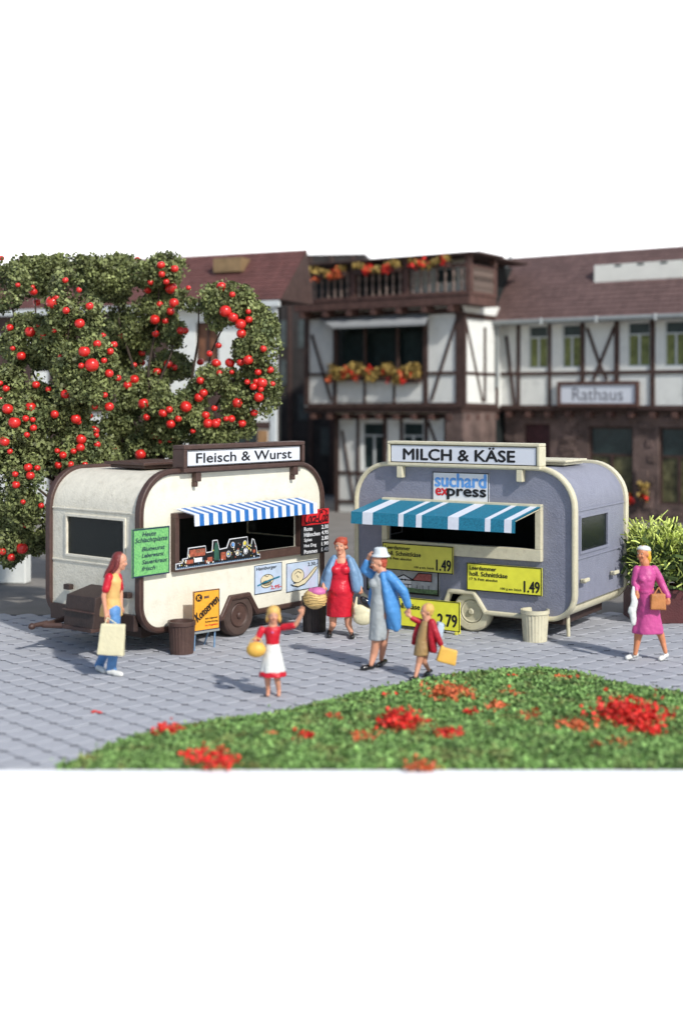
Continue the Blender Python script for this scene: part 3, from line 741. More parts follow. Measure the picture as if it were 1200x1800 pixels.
sx0 = fm.u(680, .10); sx1 = fm.u(948, .10); sz0 = fm.uv(948, 826, .10)[1]; sz1 = fm.uv(948, 780, .10)[1]
mm = M(); ft = .05
mm.box(sx0, sx1, -.10, .16, sz0, sz0+ft); mm.box(sx0, sx1, -.10, .16, sz1-ft, sz1)
mm.box(sx0, sx0+ft, -.10, .16, sz0+ft+.001, sz1-ft-.001); mm.box(sx1-ft, sx1, -.10, .16, sz0+ft+.001, sz1-ft-.001)
mm.box(sx0+ft+.001, sx1-ft-.001, -.05, .155, sz0+ft+.001, sz1-ft-.001)
sb = mm.build('sign_box', ivory, ml, bevel=.012)
sg = Sign('sign_face', sb, sx0+ft+.015, sx1-ft-.015, sz0+ft+.012, sz1-ft-.012, -.055, signbox, .02)
sg.frame(0, .02, black); sg.text('MILCH & KÄSE', .09, .86, .15, .93, black, bold=.018); sg.done()
for bx in (fm.u(706), fm.u(916)):
    mm = M(); mm.box(bx-.055, bx+.055, -.09, .035, 2.47, sz0-.002); mm.build('bracket', ivory, ml, bevel=.015)
g0, g1 = fm.u(759), fm.u(858); z1_ = fm.uv(759, 829)[1]; z0_ = fm.uv(759, 880)[1]
s_ = Sign('brand_sign', ml, g0, g1, z0_, z1_, .034, white, .015, 'white sign reading suchard express above the awning')
s_.frame(0, .03, black); s_.text('suchard', .05, .95, .50, .95, logob, bold=.018); s_.text('ex', .06, .28, .20, .44, redp, bold=.02); s_.text('press', .27, .95, .08, .44, black, 2, bold=.02)
s_.done()
# teal awning
yo = -.72
xl = fm.u(617, .72); xr = fm.u(905, .72); zt1 = fm.uv(617, 899, .72)[1]; zb1 = fm.uv(617, 920, .72)[1]
xl0 = fm.u(668, .04); xr0 = fm.u(952, .04); zt0 = fm.uv(668, 876, .04)[1]
fr_ = [0,.075,.14,.295,.33,.405,.445,.605,.675,.845,.885,.965,1.0]
fr_ = [0, .073, .135, .29, .325, .40, .44, .60, .668, .825, .865, .925, .96, 1.0]
edges = [0,.078,.135,.295,.327,.40,.432,.592,.655,.815,.85,.93,.962,1.0]
px_e = [617,637,655,700,709,731,741,787,806,852,862,886,899,907]
mm = M()
for i in range(len(px_e)-1):
    a0 = (fm.u(px_e[i], .72)-xl)/(xr-xl); a1 = (fm.u(px_e[i+1], .72)-xl)/(xr-xl); a0 = max(0, a0); a1 = min(1, a1); m_ = i % 2
    A0, A1 = xl0+(xr0-xl0)*a0, xl0+(xr0-xl0)*a1; B0, B1 = xl+(xr-xl)*a0, xl+(xr-xl)*a1
    mm.add([(A0,-.0,zt0),(A1,-.0,zt0),(B1,yo,zt1),(B0,yo,zt1),(A0,-.0,zt0-.012),(A1,-.0,zt0-.012),(B1,yo+.012,zt1-.012),(B0,yo+.012,zt1-.012)], [(0,1,2,3),(4,5,6,7)], m_)
    mm.add([(B0,yo,zt1),(B1,yo,zt1),(B1,yo-.01,zb1),(B0,yo-.01,zb1),(B0,yo+.012,zt1),(B1,yo+.012,zt1),(B1,yo+.002,zb1),(B0,yo+.002,zb1)], [(0,1,2,3),(4,5,6,7),(3,2,6,7)], m_)
mm.build('awning', [teal, whites], ml)
mm = M(); mm.tube((wx1+.06, -.06, wz1+.02), (xr-.02, yo+.02, zt1-.02), .012, .012, 8); mm.build('awning_stay', ivory, ml); mm = M(); mm.tube((wx0-.06, -.06, wz1+.02), (xl+.02, yo+.02, zt1-.02), .012, .012, 8); mm.build('awning_stay', ivory, ml)
# yellow price cards
def ycard(x0, y0, x1, y1, off, m_, label, price, hide=False, z_at='l', lines=True):
    ua, ub = fm.u(x0, off), fm.u(x1, off); z1__ = fm.uv(x0, y0, off)[1]; z0__ = fm.uv(x0, y1, off)[1]
    s_ = Sign('price_card', ml, ua, ub, z0__, z1__, -off+.02, m_, .02, label)
    s_.frame(0, .035, black)
    if lines:
        s_.text('Leerdammer', .04, .40, .76, .90, black, bold=.015); s_.text('holl. Schnittkäse', .04, .55, .54, .70, black, bold=.015); s_.text('17 % Fett absolut', .04, .42, .38, .47, black, bold=.015)
        s_.text('100 g am Stück', .46, .74, .10, .20, black, bold=.015)
    s_.text(price, .77, .97, .10, .50, black, bold=.02)
    s_.done()
ycard(672, 953, 796, 1000, .10, yellowd, 'dull yellow 1.49 price card hanging from the window sill', '1.49')
ycard(820, 989, 952, 1037, .02, yellow, 'bright yellow 1.49 price card below the right of the window', '1.49')
# farmhouse picture
g0, g1 = fm.u(644), fm.u(771); z1_ = fm.uv(644, 990)[1]; z0_ = fm.uv(644, 1037)[1]
s_ = Sign('farm_picture', ml, g0, g1, z0_, z1_, .034, picgrey, .015, 'framed farmhouse picture between the two left price cards')
s_.poly([(0,0),(1,0),(1,.22),(.7,.2),(.4,.3),(0,.25)], picgreen, 1); s_.poly([(.40,.22),(.62,.22),(.62,.5),(.52,.66),(.40,.5)], white, 2)
s_.poly([(.64,.5),(.90,.5),(.90,.78),(.72,.78)], picred, 2); s_.poly([(.64,.22),(.90,.22),(.90,.5),(.64,.5)], picgrey, 2)
s_.poly([(.02,.6),(.22,.6),(.30,.9),(.02,.9)], meatr, 2)
s_.line([(.38,.5),(.52,.68),(.66,.5),(.38,.5)], .04, black, 3); s_.line([(.4,.34),(.62,.34)], .03, black, 3); s_.line([(.64,.5),(.90,.5),(.90,.78),(.72,.78),(.64,.52)], .03, black, 3)
for fx in (.44,.58,.7,.78,.86): s_.line([(fx,.22),(fx,.34)], .025, black, 3)
s_.disc(.49, .5, .012, .04, black, 3); s_.disc(.54, .5, .012, .04, black, 3)
s_.frame(0, .06, black, 4); s_.done('print')
# bumper tube, grab handles, corner steadies at the near end
mm = M(); mm.tube((LM-.27, .10, .52), (LM-.27, WM-.10, .52), .15, .15, 24); mm.build('bumper', ivory, ml, smooth=40)
fe2 = Face(OM[0]+math.cos(AM)*LM, OM[1]+math.sin(AM)*LM, AM+R(90))
for px_, py_ in ((1031, 1022), (1083, 1008)):
    mm = M(); y_, z_ = fe2.uv(px_, py_, .06); mm.box(LM-.04, LM+.05, y_-.03, y_+.03, z_-.035, z_+.035); mm.box(LM+.03, LM+.08, y_-.10, y_+.10, z_-.01, z_+.05); mm.build('grab_handle', ivory, ml, bevel=.015)
for x_, y_ in ((LM-.34, .50), (.4, .5)):
    mm = M(); mm.tube((x_, y_, .38), (x_+.02, y_, .0), .04, .03, 10); mm.build('corner_steady', ivory, ml, smooth=40)
# loose 2.79 card leaning at the foot of the caravan
o_ = .30
fx0, fx1 = fm.u(683, o_), fm.u(809, o_); z1_ = fm.uv(809, 1059, o_)[1]; z0_ = .045
yc = thing('price_board', 'bright yellow 2.79 price board leaning on the ground by the caravan wheel', 'sign', (0,0,0), AM)
cM, sM = math.cos(AM), math.sin(AM); yc.location = (OM[0]+cM*fx0+sM*o_, OM[1]+sM*fx0-cM*o_, 0)
s_ = Sign('panel', yc, 0, fx1-fx0, z0_, z1_, 0, yellow, .02); s_.frame(0, .03, black); s_.text('holl. Käse', .1, .45, .62, .80, black, bold=.015); s_.text('im Stück 100 g', .4, .68, .14, .22, black, bold=.015)
s_.text('2.79', .70, .96, .14, .56, black, bold=.02); s_.done()
for x_ in (.06, (fx1-fx0)-.06):
    mm = M(); mm.box(x_-.02, x_+.02, -.06, .1, 0, .05); mm.build('foot', yellowd, yc, bevel=.006)

# ------------------------------------------------------------------ bins
def bin_(px, py, r, h, m_, inner, label, ribs=24, taper=.86):
    g = ground(px, py); t = thing('litter_bin', label, 'bin', (g.x, g.y+r*.8, 0))
    n = ribs*4; prof = [(r*taper, 0), (r*taper*1.01, .02), (r*.985, h*.86), (r*1.05, h*.88), (r*1.05, h), (r*.9, h), (r*.86, h*.86), (r*.75, .05)]
    v = []
    for k, (q, z) in enumerate(prof):
        for i in range(n):
            a = 2*math.pi*i/n; rr = q*(1-(.035 if (i % 4) in (0, 1) and k in (1, 2) else 0)); v.append((rr*math.cos(a), rr*math.sin(a), z))
    K = len(prof); f = [(j*n+i, j*n+(i+1) % n, (j+1)*n+(i+1) % n, (j+1)*n+i) for j in range(K-1) for i in range(n)]
    f += [tuple(range(n))[::-1], tuple(range((K-1)*n, K*n))]
    mm = M(); mm.add(v, f); mm.build('body', m_, t, smooth=25)
    mm = M(); mm.tube((0,0,h*.70), (0,0,h*.72), r*.80, r*.80, 24); mm.build('rubbish', inner, t)
    return t
bin_(317, 1152, .20, .48, brown, inside, 'brown ribbed litter bin in front of the cream caravan')
bin_(943, 1130, .215, .49, ivory, inside, 'ivory ribbed litter bin in front of the blue caravan')
bin_(552, 1112, .20, .56, darkbin, inside, 'dark ribbed litter bin beside the woman in the red dress', 30, .92)

# ------------------------------------------------------------------ planter and shrub at the right
g0 = ground(1121, 1097); pl = thing('planter', 'oxblood red box planter holding lime green shrub at the right edge', 'planter', (g0.x, g0.y, 0), R(3))
mm = M(); mm.plate([(0,0),(2.3,0),(2.3,.56),(0,.56)], [], 0, .05); mm.box(0,.05,.051,.9,0,.56); mm.box(2.25,2.3,.051,.9,0,.56); mm.box(.051,2.249,.85,.9,0,.56); mm.build('box', planterm, pl, bevel=.01)
mm = M(); mm.box(.06,2.24,.06,.84,.0,.5); mm.build('soil', barkm, pl)
sh = thing('shrub', 'lime green twiggy shrub growing in the oxblood planter', 'shrub', (g0.x, g0.y, .56), R(3))
def twigs(name, n, m_, rad, seed, parent, ln=.15, thick=.012):
    r_ = np.random.default_rng(seed); C, A, B = [], [], []
    for i in range(n):
        p = np.array([r_.uniform(.0, 2.3), r_.uniform(.0, .9), 0]); hmax = .35+.5*(.5+.5*math.sin(p[0]*2.3+.6))+r_.normal()*.05
        p[2] = abs(r_.random())**.6*hmax*rad
        if r_.random() < .4: p[1] = r_.uniform(-.10, .1); p[2] = p[2]*.85+.03
        d = r_.normal(size=3); d[2] = abs(d[2])+.3; d /= np.linalg.norm(d)
        for k in range(3):
            l_ = ln*(.5+.5*r_.random())/2; e = np.cross(d, r_.normal(size=3)); e /= np.linalg.norm(e)
            C.append(p+d*l_); A.append(d*l_); B.append(e*thick); p = p+d*l_*2; d = d+r_.normal(size=3)*.5; d /= np.linalg.norm(d)
    return quads_mesh(name, np.array(C), np.array(A), np.array(B), m_, parent)
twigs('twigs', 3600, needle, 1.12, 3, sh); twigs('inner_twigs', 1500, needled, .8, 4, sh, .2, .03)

# ------------------------------------------------------------------ houses
class Wall:
    """one wall of a house: (u, z) in metres along the wall and up, d into the house; mx carries it to the house's own axes"""
    def __init__(s, root, face, mx=None): s.r = root; s.f = face; s.mx = mx
    def put(s, mm, name, m, parent=None, smooth=None, bevel=0, label=None):
        if s.mx is not None: mm.v = [tuple(s.mx @ Vector(p)) for p in mm.v]
        o = mm.build(name, m, parent or s.r, smooth, bevel)
        if label: o['label'] = label
        return o
    def beam(s, a, b, w_, m=None, off=.05, d=.06, name='beam', px=True, parent=None):
        p0 = Vector(s.f.uv(*a, off)) if px else Vector(a); p1 = Vector(s.f.uv(*b, off)) if px else Vector(b)
        t = (p1-p0).normalized(); n = Vector((-t.y, t.x))*w_*.56
        q = [p0-n, p1-n, p1+n, p0+n]; off += random.uniform(0, .008)
        v = [(p.x, -off, p.y) for p in q]+[(p.x, d, p.y) for p in q]
        mm = M(); mm.add(v, [(0,1,2,3),(7,6,5,4),(0,4,5,1),(1,5,6,2),(2,6,7,3),(3,7,4,0)]); return s.put(mm, name, m or timber, parent, bevel=.012)
    def box(s, name, u0, u1, z0, z1, d0, d1, m, parent=None, bevel=0, label=None):
        mm = M(); mm.box(u0, u1, d0, d1, z0, z1); return s.put(mm, name, m, parent, bevel=bevel, label=label)
    def window(s, u0, u1, z0, z1, frm, glass, lights=2, transom=.72, d=.10, fw=.05, curt=None):
        mm = M(); mm.sweep([(u0, z0), (u1, z0), (u1, z1), (u0, z1)], fw, d-.06, d)
        zt = z0+(z1-z0)*transom
        if transom < 1: mm.box(u0+fw, u1-fw, d-.05, d-.005, zt-fw*.5, zt+fw*.5)
        for k in range(1, lights):
            uc = u0+(u1-u0)*k/lights; mm.box(uc-fw*.6, uc+fw*.6, d-.055, d-.002, z0+fw, zt-fw*.5 if transom < 1 else z1-fw)
        wn = s.put(mm, 'window', frm)
        for k in range(lights):
            a, b = u0+(u1-u0)*k/lights+.03, u0+(u1-u0)*(k+1)/lights-.03
            s.box('pane', a, b, z0+.03, zt, d+.002, d+.01, curt or glass, wn)
        if transom < 1: s.box('pane', u0+.03, u1-.03, zt, z1-.03, d+.002, d+.01, glass, wn)
        return wn
def tile_roof(name, parent, u0, u1, z0, z1, d0, d1, m, step=.19, tile=.17, mx=None):
    """overlapping rows of tiles; joined as stuff: far smaller than can be told apart"""
    mm = M(); L_ = math.hypot(z1-z0, d1-d0); n = max(1, int(L_/step)); e = Vector((0, d1-d0, z1-z0)).normalized(); nn = Vector((0, -e.z, e.y))
    cols = int((u1-u0)/tile)
    for j in range(n):
        a = Vector((0, d0, z0))+e*(L_*j/n); b = a+e*(L_/n*1.15)
        for i in range(cols):
            ua = u0+(u1-u0)*i/cols; ub = u0+(u1-u0)*(i+1)/cols-.006; k = random.uniform(.018, .030)
            v = [Vector((ua, 0, 0))+a+nn*k, Vector((ub, 0, 0))+a+nn*k, Vector((ub, 0, 0))+b+nn*.004, Vector((ua, 0, 0))+b+nn*.004,
                 Vector((ua, 0, 0))+a, Vector((ub, 0, 0))+a]
            mm.add(v, [(0,1,2,3), (4,5,1,0)])
    if mx is not None: mm.v = [tuple(mx @ Vector(p)) for p in mm.v]
    me = bpy.data.meshes.new(name); me.from_pydata(mm.v, [], mm.f); me.materials.append(m); me.update()
    o = link(name, me, parent); o['kind'] = 'stuff'; return o
def flower_box(parent_wall, u0, u1, z, off, n, name_label, seed, h=.28):
    """a window box with its flowers: a thing of its own hanging on the house"""
    w_ = parent_wall; root = w_.r; r_ = np.random.default_rng(seed)
    p = w_.mx @ Vector((u0, -off, z)) if w_.mx is not None else Vector((u0, -off, z))
    wp = Matrix.Translation(root.location) @ Matrix.Rotation(root.rotation_euler.z, 4, 'Z') @ p
    rz = root.rotation_euler.z+(R(90) if w_.mx is not None else 0)
    t = thing('flower_box', name_label, 'flower box', wp, rz, 'flower boxes on the half-timbered houses'); L_ = u1-u0
    mm = M(); mm.box(0, L_, -.09, .09, -.10, .06); mm.build('trough', timber, t)
    q = r_.random((n, 3))*np.array([L_, .30, h])+np.array([0, -.18, -.02]); q[:, 2] += .10*np.sin(q[:, 0]*5+seed)
    leaf_cards('leaves', q, .085, leafo, t, .8)['kind'] = 'stuff'
    k = max(4, int(L_*4.5)); c = r_.random((k, 3))*np.array([L_, .14, h*.8])+np.array([0, -.16, -.05])
    for i_ in range(k):
        kk = 26; q = c[i_]+r_.normal(size=(kk, 3))*.065
        leaf_cards('blossom', q, .075, petalr if r_.random() < .7 else petalo, t, .9)
    return t
random.seed(11)
# --- balcony house
AB = R(-34); OB = (-1.26, 42.70); LB = 6.09
bh = thing('half_timbered_house', 'half-timbered corner house with carved balcony and wide flower-hung window', 'house', (OB[0], OB[1], 0), AB, 'half-timbered houses round the square')
fb = Face(OB[0], OB[1], AB); B = Wall(bh, fb)
mxs = Matrix.Translation((LB, 0, 0)) @ Matrix.Rotation(R(90), 4, 'Z')
cb_ = (OB[0]+math.cos(AB)*LB, OB[1]+math.sin(AB)*LB); fs_ = Face(cb_[0], cb_[1], AB+R(90)); BS = Wall(bh, fs_, mxs)
ZF = 3.55; ZT = 6.86; ZR = 8.27; SL = fs_.u(872, .55)
u = fb.u; Z = lambda y, x=670: fb.uv(x, y)[1]
wu0, wu1, wz0_, wz1_ = u(587), u(745), Z(665, 600), Z(565, 670)
mm = M(); mm.plate([(0, ZF), (LB, ZF), (LB, ZT), (0, ZT)], [[(wu0, wz0_), (wu1, wz0_), (wu1, wz1_), (wu0, wz1_)]], 0, .12); B.put(mm, 'wall', plaster)
mm = M(); mm.plate([(0, ZF), (3.2, ZF), (3.2, ZT), (0, ZT)], [], .001, .12); BS.put(mm, 'wall', plaster)
B.box('rear_core', .13, LB-.13, ZF, ZR, 1.2, 5.5, inside)
B.box('floor_slab', 0.0, LB-.01, ZF-.16, ZF-.001, .0, 5.5, timber)
B.box('window_recess', wu0, wu1, wz0_, wz1_, .55, .60, darkwin)
B.box('parapet', wu0, wu1, wz0_-.75, wz0_-.001, -.02, -.001, plaster)
for a, b, w_ in (((538,560),(538,712),.17), ((588,566),(588,712),.13), ((640,668),(640,708),.08), ((692,668),(692,708),.08), ((747,560),(747,712),.15),
                 ((804,548),(804,712),.15), ((812,548),(812,712),.20), ((540,713),(812,712),.15), ((540,658),(588,658),.08), ((750,656),(803,655),.09),
                 ((588,664),(747,664),.12), ((547,588),(581,704),.075), ((803,556),(757,704),.075), ((540,557),(812,545),.16),
                 ((640,575),(640,662),.07), ((697,575),(697,662),.08)):
    B.beam(a, b, w_)
for x in (612, 668, 720): 
    B.box('curtain', u(x-18), u(x+18), wz0_+.1, wz1_-.35, .30, .32, darkwin)
for a, b, w_ in (((818,557),(849,706),.075), ((853,575),(853,706),.10), ((874,560),(874,712),.16), ((816,655),(876,658),.08), ((816,712),(876,714),.14), ((816,553),(876,560),.15)):
    BS.beam(a, b, w_, off=.04)
for k in range(9): B.box('joist_end', .25+k*.66, .42+k*.66, ZF-.40, ZF-.22, -.02, .5, timberr)
for k in range(4): BS.box('joist_end', .3+k*.66, .47+k*.66, ZF-.40, ZF-.22, -.02, .4, timberr)
# shade canvas over the wide window
mm = M(); a0, z0 = fb.uv(560, 563, .02); a1, z1 = fb.uv(756, 549, .02); b0, y0 = fb.uv(583, 575, .75); b1, y1 = fb.uv(748, 566, .75)
z0 = z1 = (z0+z1)/2+.03; y0 = y1 = (y0+y1)/2
mm.add([(a0,-.06,z0),(a1,-.06,z1),(b1,-.75,y1),(b0,-.75,y0),(a0,-.06,z0-.02),(a1,-.06,z1-.02),(b1,-.75,y1-.02),(b0,-.75,y0-.02),(b1,-.75,y1-.07),(b0,-.75,y0-.07)],
       [(0,1,2,3),(4,5,6,7),(0,3,7,4),(1,2,6,5),(3,2,8,9)]); B.put(mm, 'shade_canvas', awngrey)
flower_box(B, u(583), u(642), wz0_+.02, .14, 560, 'left third of the flower-filled box row under the wide window', 21, .42)
flower_box(B, u(645), u(695), wz0_+.00, .14, 520, 'middle third of the flower-filled box row under the wide window', 22, .40)
flower_box(B, u(697), u(742), wz0_-.08, .14, 560, 'right third of the flower-filled box row, red blooms hanging lowest', 23, .45)
# balcony
BO = .55; zb0 = Z(538, 670)-.10; zb1 = zb0+.30
B.box('balcony_floor', -.05, LB+BO, zb0, zb1-.02, -BO, 1.19, timberr, bevel=.01); BS.box('balcony_floor', 0, SL, zb0+.001, zb1-.021, -BO+.003, -.001, timberr, bevel=.01)
B.box('balcony_beam', -.06, LB+BO+.02, zb1-.015, zb1+.10, -BO-.03, -BO+.10, timberr, bevel=.01)
for k in range(7): B.box('joist_end', .15+k*.95, .33+k*.95, zb0-.20, zb0-.002, -BO+.02, .0, timberr)
hr = zb1+.86
B.box('handrail', -.06, LB+BO+.02, hr, hr+.10, -BO-.03, -BO+.09, timberr, bevel=.01); BS.box('handrail', -BO, SL, hr+.001, hr+.101, -BO-.03, -BO+.09, timberr, bevel=.01)
BS.box('balcony_beam', -BO, SL, zb1-.014, zb1+.101, -BO-.03, -BO+.10, timberr, bevel=.01)
for x in (533, 620, 713): B.box('balcony_post', fb.u(x, BO)-.10, fb.u(x, BO)+.10, zb1+.101, ZR-.001, -BO-.03, -BO+.15, timberr, bevel=.012)
B.box('balcony_post', LB+BO-.14, LB+BO+.06, zb1+.101, ZR-.001, -BO-.04, -BO+.15, timberr, bevel=.012)
BS.box('balcony_post', SL-.2, SL, zb1+.102, ZR-.001, -BO-.03, -BO+.12, timberr, bevel=.012)
prof = [(.055,0),(.055,.08),(.028,.11),(.05,.22),(.058,.32),(.03,.45),(.024,.52),(.03,.58),(.055,.72),(.05,.82),(.028,.90),(.055,.94),(.055,1.0)]
def baluster_mesh(m_):
    mm = M(); mm.loft([((0,0,z*(hr-zb1-.10)), r, r, 0) for r, z in prof], 8); me = bpy.data.meshes.new('baluster'); me.from_pydata(mm.v, [], mm.f); me.materials.append(m_)
    me.polygons.foreach_set('use_smooth', [True]*len(me.polygons)); me.update(); return me
bm1, bm2 = baluster_mesh(mat('worn_baluster_paint', (.17,.125,.105), .7, .2, 6, .1)), baluster_mesh(winwh)
posts = [fb.u(533, BO), fb.u(620, BO), fb.u(713, BO), LB+BO-.04]
for i, (a, b) in enumerate(zip(posts[:-1], posts[1:])):
    n = 7
    for k in range(n):
        o = bpy.data.objects.new('baluster', bm1); col.objects.link(o); o.parent = bh
        o.location = (a+.10+(b-a-.2)*(k+.5)/n, -BO+.03, zb1+.10)
for k in range(8):
    o = bpy.data.objects.new('baluster', bm1); col.objects.link(o); o.parent = bh; o.location = (LB+BO-.03, -BO+.28+(SL+.1)*(k+.5)/8, zb1+.10)
# wall behind the balcony: dark at the left, pale at the right with dark windows
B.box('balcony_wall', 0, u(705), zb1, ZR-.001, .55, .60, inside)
B.box('balcony_wall', u(705), LB, zb1, ZR-.001, .40, .45, plaster, label='pale plastered part of the wall behind the balcony')
BS.box('balcony_wall', .46, 3.2, zb1, ZR-.001, .25, .30, plaster, label='pale plastered return wall behind the balcony')
B.box('window', u(755), u(790), zb1+.5, ZR-.3, .37, .399, darkwin)
ZR = ZR
B.box('roof_edge', -.25, LB+BO+.2, ZR, ZR+.07, -BO-.2, 3.2, timber, bevel=.01)
B.box('roof_edge', LB+BO+.201, LB+BO+.4, ZR+.001, ZR+.069, -BO-.1, 1.0, timber)
flower_box(B, fb.u(541, BO), fb.u(610, BO), hr+.02, BO+.12, 420, 'leftmost balcony flower box with a red bloom hanging low', 31, .20)
flower_box(B, fb.u(627, BO), fb.u(706, BO), hr+.06, BO+.12, 420, 'middle balcony flower box with mostly yellow leaves', 32, .18)
flower_box(B, fb.u(725, BO), fb.u(793, BO), hr+.09, BO+.12, 360, 'rightmost balcony flower box near the corner post', 33, .20)
# lower floor, set back
D = .45; B2 = Wall(bh, Face(OB[0]-math.sin(AB)*D, OB[1]+math.cos(AB)*D, AB), Matrix.Translation((0, D, 0)))
f2 = B2.f; lu0 = f2.u(590); lu1 = f2.u(790)
w1 = (f2.u(636), f2.u(676), f2.uv(655, 826)[1], f2.uv(655, 742)[1]); w2 = (f2.u(706), f2.u(744), w1[2], w1[3]+.02)
mm = M(); mm.plate([(lu0, 0), (lu1, 0), (lu1, ZF-.17), (lu0, ZF-.17)], [[(a, c), (b, c), (b, d), (a, d)] for a, b, c, d in (w1, w2)], 0, .15); B2.put(mm, 'wall', plaster)
B2.window(*w1, winwh, darkwin); B2.window(*w2, winwh, darkwin)
B2.box('ground_floor_core', lu0+.02, LB-.1, 0, ZF-.18, .3, 4.8, inside)
for a, b, w_ in (((591,728),(591,905),.15), ((628,728),(628,900),.09), ((590,830),(640,832),.09), ((590,881),(800,888),.10), ((600,756),(620,878),.07), ((676,735),(676,900),.12), ((704,735),(704,900),.07), ((748,735),(748,900),.12), ((784,735),(784,905),.15), ((752,742),(780,820),.07), ((590,733),(790,731),.14)):
    B2.beam(a, b, w_)
mm = M(); q = BS.f; a_ = .05; b_ = 2.3
mm.plate([(a_, 0), (b_, 0), (b_, ZF-.17), (a_, ZF-.17)], [], .0, .3); BS.put(mm, 'stone_wall', stonem)
mm = M(); mm.box(lu1+.1, LB-.02, .02, .5, 0, ZF-.18); B.put(mm, 'stone_pillar', stonem)
# --- town hall
OR_ = (5.28, 41.5); LR = 8.4
rh_ = thing('half_timbered_house', 'town hall with plum tiled roof, white dormer and the sign Rathaus', 'house', (OR_[0], OR_[1], 0), AB, 'half-timbered houses round the square')
fr2 = Face(OR_[0], OR_[1], AB); W_ = Wall(rh_, fr2); u = fr2.u
zt_w = 6.45; zbase = 3.50; zrail = 4.65
bays = [(928, 963), (987, 1021), (1102, 1143), (1167, 1207)]
whole = [(u(a), u(b), 4.82, 6.22) for a, b in bays]
mm = M(); mm.plate([(0, zbase), (LR, zbase), (LR, zt_w), (0, zt_w)], [[(a, c), (b, c), (b, d), (a, d)] for a, b, c, d in whole], 0, .14); W_.put(mm, 'wall', plaster)
for h in whole: W_.window(*h, winwh, darkwin, curt=curtain)
W_.box('core', .1, LR-.1, 0, zt_w, .6, 5, inside)
for x, w_ in ((872,.12), (911,.11), (966,.10), (1024,.13), (1084,.14), (1147,.13), (1212,.13), (1262,.13)):
    W_.beam((u(x), zbase), (u(x), zt_w), w_, px=False)
W_.beam((0, zrail), (LR, zrail), .10, px=False, off=.055); W_.beam((0, zbase+.05), (LR, zbase+.05), .13, px=False, off=.07); W_.beam((0, zt_w-.1), (LR, zt_w-.1), .16, px=False, off=.065)
for a, b in (((1031,576),(1053,640)), ((1079,574),(1053,640)), ((1053,640),(1042,668)), ((1053,640),(1066,668)), ((889,590),(903,712)), ((1255,580),(1225,650))):
    W_.beam(a, b, .085, off=.045)
for k in range(12): W_.box('joist_end', .2+k*.70, .38+k*.70, zbase-.26, zbase-.08, -.04, .3, timberr)
W_.box('floor_slab', 0, LR, zbase-.07, zbase-.001, .0, .6, timber)
# sign
a0, a1 = fr2.u(982, .16), fr2.u(1119, .16); c0, c1 = fr2.uv(1050, 712, .16)[1], fr2.uv(1050, 673, .16)[1]
mm = M(); mm.sweep([(a0, c0), (a1, c0), (a1, c1), (a0, c1)], .055, -.20, -.06); mm.box(a0+.05, a1-.05, -.13, -.07, c0+.05, c1-.05); sgo = W_.put(mm, 'sign_board', timberr, bevel=.01)
s_ = Sign('sign_face', sgo, a0+.06, a1-.06, c0+.06, c1-.06, -.135, signbox, .012)
s_.text('Rathaus', .16, .84, .14, .84, mat('grey_lettering', (.13,.13,.16), .5, .05, 5, 0), bold=.0); s_.done('lettering')
# roof
zev, dev = 6.36, -.50; zrd, drd = 8.64, 1.50
tile_roof('roof_tiles', rh_, -.35, LR+.3, zev, zrd, dev, drd, rooft)
mm = M(); mm.add([(-.35,dev,zev-.002),(LR+.3,dev,zev-.002),(LR+.3,drd,zrd-.002),(-.35,drd,zrd-.002),(-.35,3.3,zev),(LR+.3,3.3,zev),(-.35,dev,zev-.07),(LR+.3,dev,zev-.07)],
       [(0,1,2,3),(3,2,5,4),(0,3,4),(1,5,2),(6,7,1,0),(6,4,5,7)]); mm.build('roof', timber, rh_)
mm = M(); e_ = Vector((0, drd-dev, zrd-zev)); 
mm.add([(-.45,dev-.02,zev-.06),(-.33,dev-.02,zev-.06),(-.33,drd,zrd-.0),(-.45,drd,zrd-.0),(-.45,dev-.02,zev+.06),(-.33,dev-.02,zev+.06),(-.33,drd,zrd+.10),(-.45,drd,zrd+.10)],
       [(0,3,2,1),(4,5,6,7),(0,1,5,4),(1,2,6,5),(2,3,7,6),(3,0,4,7)]); mm.build('verge_board', gutterm, rh_)
mm = M(); mm.tube((-.4, dev-.06, zev-.05), (LR+.3, dev-.06, zev-.05), .085, .085, 14); mm.build('gutter', gutterm, rh_, smooth=40)
for x in (965, 1061, 1164): W_.box('gutter_bracket', u(x)-.03, u(x)+.03, zev-.15, zev+.05, dev-.16, dev-.10, winwh)
mm = M(); mm.tube((.08, -.42, 4.2), (.08, -.42, 6.25), .06, .06, 12); mm.build('downpipe', gutterm, rh_, smooth=40)
d0_ = .55
ua, ub = 3.05, 6.75
mm = M(); mm.add([(ua,d0_,7.42),(ub-.1,d0_,7.42),(ub+.12,d0_,8.12),(ua,d0_,8.12),(ua,drd+.6,7.5),(ub-.1,drd+.6,7.5),(ub+.12,drd+.6,8.12),(ua,drd+.6,8.12)],
       [(0,1,2,3),(7,6,5,4),(0,4,5,1),(1,5,6,2),(2,6,7,3),(3,7,4,0)]); dm = mm.build('dormer', mat('bright_dormer_paint', (.80,.79,.72), .5, .04, 3, .05), rh_, bevel=.01)
for k in range(4): W_.box('dormer_window', ua+.7+k*.75, ua+.92+k*.75, 8.04, 8.10, d0_-.012, d0_-.003, darkwin, dm)
